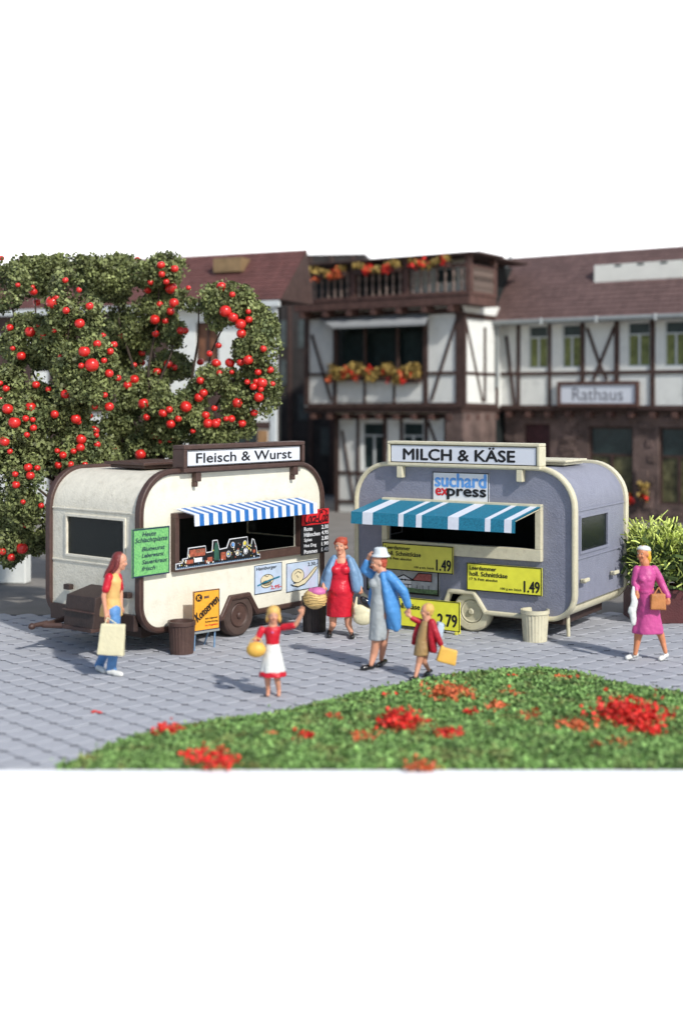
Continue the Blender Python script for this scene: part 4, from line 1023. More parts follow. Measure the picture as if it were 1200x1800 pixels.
# ground floor of rough stone
D = .30; W2 = Wall(rh_, Face(OR_[0]-math.sin(AB)*D, OR_[1]+math.cos(AB)*D, AB), Matrix.Translation((0, D, 0))); g2 = W2.f
hz = [(g2.u(1034), g2.u(1112), .55, 2.95), (g2.u(1157), g2.u(1226), .55, 2.95), (g2.u(921), g2.u(966), .0, 3.0)]
mm = M(); mm.plate([(0, 0), (LR, 0), (LR, zbase-.08), (0, zbase-.08)], [[(a, c+.001), (b, c+.001), (b, d), (a, d)] for a, b, c, d in hz], 0, .25); W2.put(mm, 'stone_wall', stonem)
for h in hz[:2]: W2.window(*h, timber, darkwin, lights=2, transom=.62, curt=mat('reflecting_glass', (.09,.085,.04), .25, .7, 3.5, 0), d=.16, fw=.07)
W2.box('door', hz[2][0], hz[2][1], 0, 3.0, .12, .16, mat('wine_red_door', (.055,.018,.022), .6, .3, 4, .1))
r_ = random.Random(5); seen = 0
mm = M()
for k in range(260):
    x_ = r_.uniform(.1, LR-.2); z_ = r_.uniform(.1, 3.25); s_w = r_.uniform(.09, .22); s_h = r_.uniform(.06, .13)
    if any(a-.1-s_w < x_ < b+.1+s_w and c-.15 < z_ < d+.15 for a, b, c, d in hz): continue
    mm.box(x_-s_w, x_+s_w, -.035-r_.random()*.04, .01, z_-s_h, z_+s_h)
o = W2.put(mm, 'proud_stones', stonem, bevel=.02); o['kind'] = 'stuff'
flower_box(W2, g2.u(1132), g2.u(1210), .55+.12, .25, 760, 'ground floor window box full of red flowers above the shrub', 41, .62)
flower_box(W2, g2.u(1098), g2.u(1122), .62, .25, 160, 'small orange flower box half hidden by the blue caravan', 42, .3)

# --- red roofed house at the left, behind the apple trees
AL = R(-24); OL = (-12.4, 40.9); LL = 11.45
lh = thing('house', 'pale house with dark red tiled roof and brown shutters behind the apple trees', 'house', (OL[0], OL[1], 0), AL)
fl_ = Face(OL[0], OL[1], AL); C_ = Wall(lh, fl_); u = fl_.u
ze = 6.62
wins = [(u(344), u(384), 4.9, 6.1), (u(60), u(100), 4.7, 6.0), (u(210), u(250), 4.8, 6.0), (u(412), u(452), 1.5, 2.9)]
mm = M(); mm.plate([(0, 0), (LL, 0), (LL, ze), (0, ze)], [[(a, c), (b, c), (b, d), (a, d)] for a, b, c, d in wins], 0, .2); C_.put(mm, 'wall', plaster)
for h in wins: C_.window(*h, timber, mat('brown_shutter', (.17,.075,.04), .6, .3, 4, .1) if h is wins[0] else darkwin, lights=2, transom=1, d=.12)
C_.box('core', .05, LL-.45, 0, ze, .5, 1.3, inside)
for k in range(3): C_.box('plank', LL-.449, LL-.41-.012*(k % 2), 0, ze, .21+k*.30, .49+k*.30, timber)
C_.box('corner_post', LL-.12, LL+.06, 0, ze, -.05, .1, winwh, bevel=.01); C_.box('eaves_board', 0, LL+.35, ze-.16, ze+.02, -.42, -.30, winwh, bevel=.01)
C_.box('bracket', LL-.02, LL+.12, ze-.75, ze-.165, -.30, -.05, winwh)
for a, b, c, d in ((-20, 58, 3.0, 5.3), (88, 128, 1.0, 6.4), (128, 205, 3.4, 6.45), (212, 262, 0.4, 4.7), (262, 298, 2.2, 6.4), (-60, 30, 5.9, 6.45), (345, 400, .3, 4.6)):
    for k in range(int((u(b)-u(a))/.3)+1):
        x0_ = u(a)+k*.3
        if x0_ < u(b)-.05: C_.box('plank', x0_, min(x0_+.29, u(b)), c, d, -.06-.012*(k % 2), -.002, timber)
C_.box('band', u(400), LL-.13, 2.95, 3.15, -.05, -.001, timber); C_.box('shutter', u(395), u(410), 1.5, 2.9, -.05, -.001, mat('tan_shutter', (.30,.17,.08), .7, .3, 4, .1)); C_.box('shutter', u(454), u(470), 1.5, 2.9, -.05, -.001, MATS['tan_shutter'])
tile_roof('roof_tiles', lh, -.2, LL+.42, ze+.04, ze+1.62, -.42, 1.30, roofr)
mm = M(); z_, y_ = ze+.036, -.42
mm.add([(-.2,y_,z_),(LL+.42,y_,z_),(LL+.42,1.30,ze+1.615),(-.2,1.30,ze+1.615),(-.2,1.75,z_),(LL+.42,1.75,z_)], [(0,1,2,3),(3,2,5,4),(0,3,4),(1,5,2),(0,4,5,1)]); mm.build('roof', timber, lh)
C_.box('dormer', u(336)+.5, u(384)+.5, ze+1.0, ze+1.42, .45, 1.2, mat('ochre_dormer', (.24,.16,.08), .6, .2, 4, .1)); 
# --- timber house closing the alley; alley shade is put into its wall colour
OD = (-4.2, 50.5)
dh = thing('house', 'timber house with painted-in shade closing the alley between the other houses', 'house', (OD[0], OD[1], 0), R(-8))
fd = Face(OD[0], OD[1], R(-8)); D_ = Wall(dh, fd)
D_.box('wall', -1, 5.2, 0, 9.62, 0, 4, mat('alley_shade_timber', (.032,.028,.027), .8, .4, 2, .3, 10))
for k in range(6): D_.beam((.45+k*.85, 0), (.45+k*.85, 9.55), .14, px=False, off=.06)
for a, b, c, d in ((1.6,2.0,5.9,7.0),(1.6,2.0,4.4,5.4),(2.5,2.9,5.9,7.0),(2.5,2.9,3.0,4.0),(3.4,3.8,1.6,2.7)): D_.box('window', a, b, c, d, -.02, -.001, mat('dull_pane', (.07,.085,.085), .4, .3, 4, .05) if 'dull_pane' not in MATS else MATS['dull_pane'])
# low pale wall at the far left
gw = ground(42, 1028); lw = thing('garden_wall', 'low pale garden wall at the left edge under the apple tree', 'wall', (gw.x-3.2, gw.y+.6, 0), R(-9))
mm = M(); mm.box(0, 3.25, 0, .3, 0, .82); mm.build('wall', plaster, lw, bevel=.03)
mm = M(); mm.box(-.02, 3.29, -.04, .34, .821, .90); mm.build('coping', gutterm, lw, bevel=.015)

# ------------------------------------------------------------------ apple trees
from mathutils import noise as mnoise
def tree(name, label, base, lobes, apples, seed, dens):
    t = thing(name, label, 'tree', base, 0, 'apple trees behind the cream caravan'); r_ = np.random.default_rng(seed); bx = Vector(base)
    P = []
    for (px, py, Y, rx, ry, rz) in lobes:
        c = at(px, py, Y); ax, az_ = rx*Y/F, ry*Y/F; n = int(dens*(ax*az_+ax*rz+az_*rz)*4.2)
        d = r_.normal(size=(n, 3)); d /= np.linalg.norm(d, axis=1, keepdims=True)
        rad = 1-.55*r_.random(n)**1.6
        q = d*rad[:, None]*np.array([ax, rz, az_])
        for k in range(n):
            x, y, z = c.x+q[k,0], c.y+q[k,1], c.z+q[k,2]
            nv = mnoise.noise((x*1.9, y*1.9, z*1.9))+.5*mnoise.noise((x*5.5, y*5.5, z*5.5))+.10
            if nv < .04+.16*mnoise.noise((x*.9+3, y*.9, z*.9)): continue
            s_ = 1+.22*nv; zz = c.z+q[k,2]*s_
            lim = H+(YH-452)/F*y+.10*mnoise.noise((x*3, y*3, 7.7))
            if zz > 6.9: continue
            j_ = r_.normal(size=3)*.028; P.append((c.x+q[k,0]*s_-bx.x+j_[0], c.y+q[k,1]*s_-bx.y+j_[1], zz+j_[2]))
    P = np.array(P)
    fo = leaf_cards('foliage', P, .050, leafc, t, .7); fo['kind'] = 'stuff'
    # trunk and limbs towards every lobe
    mm = M(); top = Vector((0, 0, 2.0)); mm.tube((0,0,-.02), (.03,0,1.0), .17, .13, 12); mm.tube((.03,0,1.0), top, .13, .10, 12); mm.build('trunk', barkm, t, smooth=50)
    for k, (px, py, Y, rx, ry, rz) in enumerate(lobes):
        c = at(px, py, Y)-bx; mm = M(); st_ = top-Vector((0,0,.3+.1*(k % 4))); ps = [st_]
        for q_ in (.2, .4, .6, .8, 1.0):
            w_ = math.sin(math.pi*q_); ps.append(st_.lerp(c, q_)+Vector((.22*w_*math.sin(k*2.1+q_*5), .18*w_*math.cos(k*1.7+q_*4), .10*w_+.12*w_*math.sin(k+q_*7))))
        for q_ in range(5): mm.tube(ps[q_], ps[q_+1], .050-.008*q_, .042-.008*q_, 8)
        mm.build('limb', barkm, t, smooth=50)
    am = bpy.data.meshes.new('apple'); bmm = bmesh.new(); bmesh.ops.create_uvsphere(bmm, u_segments=16, v_segments=10, radius=1)
    for v in bmm.verts:
        rr = math.hypot(v.co.x, v.co.y); 
        if v.co.z > .5: v.co.z -= .28*math.exp(-(rr/.32)**2)
        if v.co.z < -.5: v.co.z += .14*math.exp(-(rr/.25)**2)
    for f_ in bmm.faces: f_.smooth = True
    bmm.to_mesh(am); bmm.free(); am.materials.append(apple)
    for (px, py, rad, back) in apples:
        best = None
        for (lx, ly, Y, rx, ry, rz) in lobes:
            q = ((px-lx)/rx)**2+((py-ly)/ry)**2
            if q < 1.25:
                y_ = Y-rz*math.sqrt(max(0, 1-q))*1.02
                if best is None or y_ < best: best = y_
        if best is None: best = min(lobes, key=lambda l: (l[0]-px)**2+(l[1]-py)**2)[2]
        Y = best+(back and .9)
        p = at(px, py, Y-.03)-bx; o = bpy.data.objects.new('apple', am); col.objects.link(o); o.parent = t
        k = rad*Y/F*.98; o.location = p; o.scale = (k, k, k*.95); o.rotation_euler = (random.uniform(-.5,.5), random.uniform(-.5,.5), random.uniform(0, 6))
    return t
A1 = [(x/3.75, 440+y/3.75, r/3.75, b) for x, y, r, b in [(155,60,30,1),(120,85,25,1),(10,50,20,1),(345,340,45,0),(375,310,20,0),(435,395,25,0),(525,480,35,0),(590,365,28,0),(430,195,22,0),(218,270,30,0),(245,340,28,1),(200,535,38,0),(65,508,25,0),(165,455,25,1),(115,455,28,1),(282,565,25,0),(140,695,32,0),(555,665,40,0),(605,755,48,0),(640,615,28,0),(725,665,26,0),(750,620,26,0),(685,725,22,0),(720,810,30,0),(775,840,26,0),(237,885,27,0),(320,915,22,0),(430,948,32,0),(50,1045,38,0),(95,1135,42,0),(5,985,30,0),(200,1035,38,0),(40,910,25,0),(720,1030,32,0),(790,1030,38,1),(500,1110,35,0),(945,1010,38,0),(1075,1075,28,0),(1115,1050,25,0),(965,1100,25,0),(1125,1145,32,0),(885,850,32,0),(840,890,30,0),(840,610,32,1),(910,575,34,1),(1020,455,34,0),(1025,550,25,0),(1090,465,24,0),(1125,400,28,0),(1145,345,34,0),(1050,355,25,0),(1130,245,38,0),(1060,95,28,0),(1035,800,32,0),(935,740,25,0),(935,675,24,0),(770,465,25,1),(885,440,22,1),(625,1030,22,0),(360,1080,28,0),(220,1170,25,0),(625,1185,32,0),(905,60,22,1),(420,560,22,1),(680,560,20,1)]]
A2 = [(280+x/3.75, 440+y/3.75, r/3.75, 0) for x, y, r in [(100,120,28),(15,95,25),(45,205,22),(75,250,38),(95,345,34),(75,400,26),(40,465,22),(140,528,27),(410,240,36),(480,290,22),(435,400,42),(485,440,36),(535,485,38),(590,455,26),(540,548,34),(587,402,18),(685,648,24),(375,745,34),(465,740,34),(535,735,28),(585,720,36),(650,802,24),(730,788,25),(395,808,22),(270,735,25),(60,750,32),(100,772,22),(270,858,28),(675,872,38),(620,898,26),(745,880,20),(655,968,34),(515,1005,36),(290,940,30),(260,970,32),(175,1030,40),(65,1050,25),(20,1072,28),(125,1110,24),(75,1145,32),(305,1085,28),(320,1140,34),(370,1140,32),(362,1040,22),(475,1110,26),(545,1140,28),(625,1070,26),(440,1110,20),(390,625,22),(330,680,22)]]
A3 = [(x/3.75, 760+y/3.75, r/3.75, b) for x, y, r, b in [(30,60,34,0),(535,45,35,0),(530,100,30,0),(640,80,24,0),(635,20,20,0),(415,150,26,0),(385,215,27,0),(465,212,26,0),(360,70,28,1),(185,230,30,0),(200,285,30,0),(245,235,22,0),(105,345,28,0),(100,275,22,0),(65,125,20,0),(145,765,40,0),(75,825,28,0),(15,785,28,0),(925,145,38,0),(850,78,28,1),(1020,18,28,0),(735,180,22,0)]]
T1 = [(128,540,21.4,48,62,.45),(150,650,21.3,52,66,.5),(105,600,21.8,40,50,.4),(55,600,22.2,55,45,.45),(30,690,21.8,55,45,.5),(95,720,21.6,70,42,.5),(20,770,21.2,60,60,.5),(120,790,21.7,60,55,.5),(35,860,21.1,52,60,.45),(65,920,21.4,38,50,.35),(15,930,21.3,36,60,.35),(165,820,22.0,50,40,.4),(60,487,23.6,60,34,.5),(8,500,22.6,40,44,.4),(130,474,23.8,65,26,.4)]
T2 = [(205,488,24.4,88,38,.6),(280,476,24.0,50,32,.4),(250,560,24.4,62,48,.5),(195,610,24.8,60,45,.5),(310,560,24.2,28,50,.3),(350,522,23.4,52,24,.3),(405,545,23.3,45,46,.4),(452,605,23.3,42,62,.4),(440,690,23.3,50,52,.4),(370,690,23.4,46,44,.4),(300,720,23.4,60,50,.5),(370,745,23.3,70,34,.4),(230,700,24.2,60,55,.5),(200,770,24.2,70,50,.5),(265,790,23.8,60,35,.4),(175,700,24.0,45,45,.4),(300,650,24.6,36,30,.3)]
b1 = at(128, 1000, 22.3); b2 = at(280, 900, 24.0)
ap1 = [a for a in A1+A3 if a[0] < 195 or (a[0] < 215 and a[1] > 600 and a[1] < 680)]; ap2 = [a for a in A1+A3 if a not in ap1]+A2
ra = random.Random(12)
for T_, ap_ in ((T1, ap1), (T2, ap2)):
    for k in range(22):
        l_ = ra.choice(T_); ap_.append((l_[0]+ra.uniform(-.7, .7)*l_[3], l_[1]+ra.uniform(-.7, .7)*l_[4], ra.uniform(4.5, 6.5), 0))
tree('apple_tree', 'nearer apple tree at the left edge, its branches reaching low beside the caravan', (b1.x, b1.y, 0), T1, ap1, 5, 3900)
tree('apple_tree', 'apple tree behind the cream caravan with a rounded right lobe beside the balcony house', (b2.x, b2.y, 0), T2, ap2, 6, 3300)

# ------------------------------------------------------------------ people
def blob(name, mm, m, parent, voxel=.010, sm=3):
    """fuse overlapping closed shapes into one continuous smooth surface"""
    me = bpy.data.meshes.new(name); me.from_pydata(mm.v, [], mm.f); me.update()
    bm = bmesh.new(); bm.from_mesh(me); bmesh.ops.recalc_face_normals(bm, faces=bm.faces); bm.to_mesh(me); bm.free()
    o = bpy.data.objects.new(name, me); col.objects.link(o)
    r = o.modifiers.new('r', 'REMESH'); r.mode = 'VOXEL'; r.voxel_size = voxel
    s = o.modifiers.new('s', 'SMOOTH'); s.factor = .5; s.iterations = sm
    dg = bpy.context.evaluated_depsgraph_get(); out = bpy.data.meshes.new_from_object(o.evaluated_get(dg))
    bpy.data.objects.remove(o); bpy.data.meshes.remove(me)
    out.name = name; out.materials.clear(); out.materials.append(m)
    out.polygons.foreach_set('use_smooth', [True]*len(out.polygons)); out.update()
    return link(name, out, parent)
def gown(mm, rings, n=48, folds=0, amp=0.0, yaw=0.0):
    """rings = (centre, half width, half depth); folds grow towards the hem (first ring)"""
    v = []; k = len(rings); z0 = rings[0][0][2]; z1 = rings[-1][0][2]
    for c, rx, ry in rings:
        t_ = max(0, 1-(c[2]-z0)/(z1-z0)*2.0)
        for i in range(n):
            t = 2*math.pi*i/n; g = 1+amp*t_*math.sin(folds*t+1.3*math.sin(2*t)); x, y = rx*g*math.cos(t), ry*g*math.sin(t)
            v.append((c[0]+x*math.cos(yaw)-y*math.sin(yaw), c[1]+x*math.sin(yaw)+y*math.cos(yaw), c[2]))
    f = [(j*n+i, j*n+(i+1) % n, (j+1)*n+(i+1) % n, (j+1)*n+i) for j in range(k-1) for i in range(n)]
    f += [tuple(range(n-1, -1, -1)), tuple(range((k-1)*n, k*n))]
    mm.add(v, f)
class Person:
    def __init__(s, label, px, py, Y=None):
        g = ground(px, py) if Y is None else Vector(((px-CX)/F*Y, Y, 0)); s.Y = g.y; s.g = Vector((g.x, g.y, 0))
        s.r = thing('person', label, 'person', s.g); s.body = M()
    def p(s, px, py, dy=0.0): return at(px, py, s.Y+dy)-s.g
    def gp(s, px, py, z=0.0): return ground(px, py, z)-s.g
    def limb(s, mm, pts):
        for (a, ra), (b, rb) in zip(pts[:-1], pts[1:]): mm.cone(a, ra, b, rb)
    def hand(s, wrist, d, side, sz=1.0, curl=.6):
        d = Vector(d).normalized(); side = Vector(side); side = (side-d*side.dot(d)).normalized(); nn = d.cross(side).normalized()
        c = wrist+d*.045*sz; s.body.cone(wrist, .024*sz, wrist+d*.03*sz, .028*sz)
        for k in range(4):
            o = side*(.026-.0175*k)*sz; ln = (.030, .034, .032, .025)[k]*sz; b = wrist+d*.052*sz+o
            s.body.cone(wrist+d*.02*sz+o*.7, .013*sz, b, .0125*sz, 8); k1 = b+(d*.9+nn*curl*.5).normalized()*ln; k2 = k1+(d*.5+nn*curl*1.2).normalized()*ln*.8
            s.body.cone(b, .0115*sz, k1, .0105*sz, 8); s.body.cone(k1, .0105*sz, k2, .009*sz, 8)
        b = wrist+d*.018*sz+side*.026*sz; k1 = b+(side*.8+d*.6+nn*.4).normalized()*.034*sz; k2 = k1+(side*.1+d+nn*.5).normalized()*.026*sz
        s.body.cone(b, .0135*sz, k1, .0125*sz, 8); s.body.cone(k1, .012*sz, k2, .010*sz, 8)
    def head(s, c, f, size=1.0, neck=None, tilt=0.0):
        """c = centre of the head, f = horizontal direction it faces"""
        f = Vector(f).normalized(); f = (f+Vector((0,0,tilt))).normalized(); rt = f.cross(Vector((0,0,1))).normalized(); up = rt.cross(f).normalized()
        Rm = Matrix((rt, f, up)).transposed(); k = size; b = s.body
        b.ell(c+up*.025*k, (.074*k, .088*k, .092*k), 20, 14, rot=Rm); b.ell(c+f*.022*k-up*.045*k, (.056*k, .064*k, .066*k), 16, 10, rot=Rm)
        b.ell(c+f*.060*k-up*.088*k, (.026*k, .022*k, .02*k), 12, 8, rot=Rm)
        b.cone(c+f*.082*k+up*.012*k, .010*k, c+f*.095*k-up*.020*k, .014*k, 10)
        for sd in (-1, 1):
            b.ell(c+rt*sd*.074*k-f*.005*k-up*.01*k, (.012*k, .02*k, .03*k), 10, 8, rot=Rm); b.ell(c+f*.072*k+rt*sd*.034*k-up*.028*k, (.022*k,.016*k,.02*k), 10, 8, rot=Rm)
            b.cone(c+f*.078*k+rt*sd*.016*k+up*.034*k, .009*k, c+f*.068*k+rt*sd*.048*k+up*.034*k, .008*k, 8)
        if neck is not None: b.cone(c-f*.012*k-up*.05*k, .056*k, neck, .064*k)
        s.hd = (c, f, rt, up, k)
    def face(s, lip=None):
        c, f, rt, up, k = s.hd; Rm = Matrix((rt, f, up)).transposed()
        for sd in (-1, 1):
            mm = M(); mm.ell(c+f*.084*k+rt*sd*.030*k+up*.014*k, (.012*k, .006*k, .006*k), 10, 6, rot=Rm); e = mm.build('eye', clwhite, s.r, smooth=60)
            mm = M(); mm.ell(c+f*.087*k+rt*sd*.030*k+up*.014*k, (.0065*k, .005*k, .006*k), 10, 6, rot=Rm); mm.build('iris', black, e, smooth=60)
        mm = M(); mm.ell(c+f*.084*k-up*.050*k, (.019*k, .007*k, .005*k), 12, 6, rot=Rm); mm.build('mouth', lip or mat('lip_paint', (.42,.09,.07), .5, .1, 9, 0) if 'lip_paint' not in MATS else MATS['lip_paint'], s.r, smooth=60)
    def done(s, m, voxel=.0085): return blob('body', s.body, m, s.r, voxel, 2)
    def cloth(s, name, mm, m, voxel=.011, sm=3): return blob(name, mm, m, s.r, voxel, sm)
    def shoe(s, heel, toe, m, w_=.042, heelh=.03, name='shoe'):
        mm = M(); d = (toe-heel); d.z = 0; L_ = d.length; d.normalize(); h = heel.copy()
        mm.cone(h+Vector((0,0,.045)), w_*.85, h+d*L_*.35+Vector((0,0,.045)), w_*.82); mm.cone(h+d*L_*.3+Vector((0,0,.045)), w_*.85, h+d*L_*.85+Vector((0,0,.03)), w_*.82)
        mm.cone(h+d*L_*.5+Vector((0,0,.033)), w_*.95, h+d*L_*.78+Vector((0,0,.03)), w_*.9)
        q = M(); q.v = [(x, y, max(z, .004)) for x, y, z in mm.v]; q.f = mm.f; q.mi = mm.mi
        return s.cloth(name, q, m, .008, 2)
V3 = Vector
def bag(name, label, cat, world_pts, m, group=None): pass

# 1 --- young woman with auburn hair and cream shopping bag
P1 = Person('young woman with long auburn hair, yellow vest and jeans walking right by the caravan drawbar', 199, 1187)
h = P1.p(211, 987); nk = P1.p(203, 1006, .0)
P1.head(h, (1, -.15, 0), 1.02, nk, -.18)
sh1, sh2 = P1.p(192, 1015, -.10), P1.p(206, 1014, .12); hip = P1.p(196, 1075)
P1.body.cone(nk, .05, P1.p(199, 1030), .09); P1.body.cone(P1.p(199, 1030), .095, hip, .10)
e1, w1_ = P1.p(182, 1048, -.15), P1.p(186, 1080, -.17); P1.limb(P1.body, [(sh1, .042), (e1, .034), (w1_, .024)]); P1.hand(w1_, (.25, 0, -1), (1, -.2, 0), 1.0)
e2, w2_ = P1.p(212, 1040, .16), P1.p(213, 1066, .10); P1.limb(P1.body, [(sh2, .042), (e2, .034), (w2_, .024)]); P1.hand(w2_, (.1, 0, -1), (-1, 0, 0), 1.0)
aF, aB = P1.gp(196, 1186, 0)+V3((0,0,.09)), P1.gp(176, 1178, 0)+V3((0,0,.10))
P1.limb(P1.body, [(hip+V3((0,-.06,0)), .09), (P1.p(200, 1125, -.04), .06), (aF, .035)]); P1.limb(P1.body, [(hip+V3((0,.08,0)), .09), (P1.p(195, 1125, .08), .06), (aB, .035)])
P1.done(skin); P1.face()
mm = M(); f_ = V3((1,-.15,0)); mm.ell(h+V3((-.022,.01,.036)), (.098,.094,.100), 18, 12)
P1.limb(mm, [(h+V3((-.05,0,.02)), .075), (h+V3((-.11,0,-.09)), .062), (P1.p(189, 1008), .045), (P1.p(184, 1014), .022)]); P1.limb(mm, [(h+V3((-.02,-.06,.02)), .035), (h+V3((-.03,-.075,-.07)), .03), (P1.p(199,1006,-.08), .022)])
P1.cloth('hair', mm, hairau, .009)
mm = M(); gown(mm, [(P1.p(195, 1083), .155, .12), (P1.p(195, 1068), .145, .13), (P1.p(197, 1050), .105, .115), (P1.p(200, 1032), .115, .13), (P1.p(201, 1020), .11, .15), (P1.p(201, 1011), .07, .12), (P1.p(202, 1006), .05, .06)], folds=7, amp=.05)
mm.ell(P1.p(206, 1028, -.03), (.06,.08,.06)); vest = P1.cloth('vest', mm, clyel)
mm = M(); P1.limb(mm, [(sh1+V3((0,-.01,.0)), .062), (P1.p(186, 1036, -.15), .056)]); P1.limb(mm, [(sh2+V3((.01,0,0)), .058), (P1.p(211, 1034, .16), .052)]); mm.cone(P1.p(208, 1012, 0), .045, P1.p(211, 1028, -.02), .045); mm.cone(P1.p(211, 1028, -.02), .045, P1.p(204, 1052, -.03), .03)
P1.cloth('shirt', mm, clred)
mm = M(); P1.limb(mm, [(P1.p(200, 1064, 0), .10), (hip+V3((.03,-.05,0)), .105), (P1.p(202, 1125, -.04), .075), (aF+V3((0,0,.02)), .066), (aF+V3((0,0,-.035)), .075)])
P1.limb(mm, [(hip+V3((0,.08,0)), .10), (P1.p(196, 1125, .08), .072), (aB+V3((0,0,.0)), .062), (aB+V3((-.01,0,-.03)), .07)])
P1.cloth('jeans', mm, cljean)
P1.shoe(P1.gp(192, 1187), P1.gp(216, 1190), clwshoe, .045); P1.shoe(P1.gp(172, 1180), P1.gp(187, 1185), clwshoe, .045)
t = thing('shopping_bag', 'cream paper shopping bag carried by the auburn-haired woman', 'bag', P1.g+P1.p(188, 1090, -.22)); 
def soft_box(mm, c, dx, dy, dz, rot=None, seed=0, r=.02, tw=.015):
    rr = random.Random(seed); v = []
    for sz in (-1, 1):
        for sx, sy in ((-1,-1),(1,-1),(1,1),(-1,1)):
            v.append(V3((sx*dx*(1+.06*sz*-1)+rr.uniform(-tw,tw), sy*dy*(1-.25*sz), sz*dz+rr.uniform(-tw,tw))))
    if rot is not None: v = [rot @ p for p in v]
    mm.add([p+V3(c) for p in v], [(3,2,1,0),(4,5,6,7),(0,1,5,4),(1,2,6,5),(2,3,7,6),(3,0,4,7)])
mm = M(); c = P1.p(197, 1124, -.22)-P1.p(188, 1090, -.22); soft_box(mm, c, .165, .055, .215, Matrix.Rotation(R(4), 3, 'Y'), 3)
blob('sack', mm, clcream, t, .012, 5)
mm = M(); a_ = c+V3((-.10,0,.20)); b_ = c+V3((.06,0,.21)); top_ = V3((.0,.02,.03))
mm.tube(a_, top_, .008, .008, 6); mm.tube(b_, top_, .008, .008, 6); mm.build('handle', clcream, t)

# 2 --- waving girl
P2 = Person('small blonde girl in red top and white apron waving with a raised arm', 478, 1224)
h = P2.p(480.5, 1082, 0); nk = P2.p(479, 1103)
P2.head(h, (.1, -1, 0), .90, nk, .0)
s1, s2 = P2.p(460, 1107), P2.p(498, 1103); hip = P2.p(479, 1150)
P2.body.cone(nk, .045, P2.p(479, 1122), .07); P2.body.cone(P2.p(479, 1118), .07, hip, .08)
e_, wr = P2.p(519, 1099, -.05), P2.p(531, 1078, -.08); P2.limb(P2.body, [(s2, .036), (e_, .032), (wr, .026)]); P2.hand(wr, (.02, -.1, 1), (-1, 0, 0), .85, .3)
e2, w2_ = P2.p(449, 1123, -.03), P2.p(445, 1136, -.12); P2.limb(P2.body, [(s1, .034), (e2, .028), (w2_, .022)]); P2.hand(w2_, (-.2, -.5, -1), (1, 0, 0), .8)
f1, f2_ = P2.gp(471, 1223), P2.gp(490, 1223)
for hx_, ft_, kx in ((472, f1, 470), (486, f2_, 487)):
    P2.limb(P2.body, [(P2.p(hx_, 1160), .055), (P2.p(kx, 1193), .042), (ft_+V3((0,.02,.05)), .027), (ft_+V3((0,-.06,.024)), .026)])
P2.done(skin); P2.face()
mm = M(); mm.ell(h+V3((0,.014,.048)), (.088,.090,.082), 18, 12); mm.ell(h+V3((0,.04,.0)), (.08,.06,.08), 18, 12); 
for sd in (-1, 1): P2.limb(mm, [(h+V3((sd*.055,.02,.03)), .032), (h+V3((sd*.075,.015,-.05)), .028), (h+V3((sd*.08,.02,-.085)), .016)])
P2.cloth('hair', mm, hairbl, .009)
mm = M(); gown(mm, [(P2.p(479, 1134), .085, .075), (P2.p(479, 1125), .085, .08), (P2.p(479, 1113), .10, .085), (P2.p(479, 1105), .105, .075), (P2.p(479, 1101), .07, .06)])
P2.limb(mm, [(s1, .046), (P2.p(453, 1122, -.02), .042)]); P2.limb(mm, [(s2, .046), (P2.p(515, 1100, -.045), .044)])
P2.cloth('top', mm, clred, .010)
mm = M(); gown(mm, [(P2.p(479, 1180), .162, .14), (P2.p(479, 1160), .135, .12), (P2.p(479, 1140), .10, .09), (P2.p(479, 1131), .085, .078)], folds=9, amp=.06); P2.cloth('apron', mm, clwhite, .010)
mm = M(); gown(mm, [(P2.p(479, 1188), .176, .152), (P2.p(479, 1183), .172, .148), (P2.p(479, 1179), .158, .138)], folds=9, amp=.06); P2.cloth('red_hem', mm, clred, .009, 2)
mm = M(); mm.ell(P2.p(479, 1112, -.085), (.016,.01,.016), 8, 6); mm.build('bow', clpinkb, P2.r, smooth=60)
t = thing('basket', 'round yellow basket hanging from the waving girl\'s arm', 'basket', P2.g+P2.p(450, 1142, -.12)); c = V3((0,0,0))
mm = M(); mm.ell(c, (.125,.09,.10), 20, 14); bk_ = blob('basket_body', mm, clgold, t, .011, 2)
mm = M(); rr = .09
for k in range(8):
    a_, b_ = math.pi*k/8, math.pi*(k+1)/8; mm.tube((rr*math.cos(a_), 0, .03+.12*math.sin(a_)), (rr*math.cos(b_), 0, .03+.12*math.sin(b_)), .008, .008, 6)
mm.build('handle', clstraw, t, smooth=50)

# 3 --- stout woman in red dress
P3 = Person('stout red-haired woman in red dress and grey-blue cardigan holding basket and bag', 600, 1119)
h = P3.p(598.5, 960); nk = P3.p(600, 979)
P3.head(h, (-.22, -1, 0), 1.18, nk); s1, s2 = P3.p(584, 987), P3.p(617, 987)
P3.body.cone(nk, .06, P3.p(600, 990), .09); P3.body.cone(P3.p(600, 990), .11, P3.p(598, 1050), .15)
e1, w1_ = P3.p(571, 1014, -.02), P3.p(568, 1031, -.16); P3.limb(P3.body, [(s1, .05), (e1, .042), (w1_, .028)]); P3.hand(w1_, (.1, -.4, -1), (1, 0, 0))
e2, w2_ = P3.p(631, 1014, -.02), P3.p(633, 1033, -.10); P3.limb(P3.body, [(s2, .05), (e2, .042), (w2_, .028)]); P3.hand(w2_, (.1, -.2, -1), (-1, 0, 0))
k1, k2 = P3.gp(581, 1117), P3.gp(617, 1120)
for px_, ft_ in ((586, k1), (613, k2)): P3.limb(P3.body, [(P3.p(px_, 1065), .09), (P3.p(px_-1, 1088), .062), (P3.p(px_-1, 1098), .055), (ft_+V3((0,.02,.08)), .036)])
P3.done(skin); P3.face()
mm = M(); mm.ell(h+V3((.01,.012,.062)), (.106,.112,.090), 18, 12); mm.ell(h+V3((.01,.05,.0)), (.100,.075,.09), 18, 12)
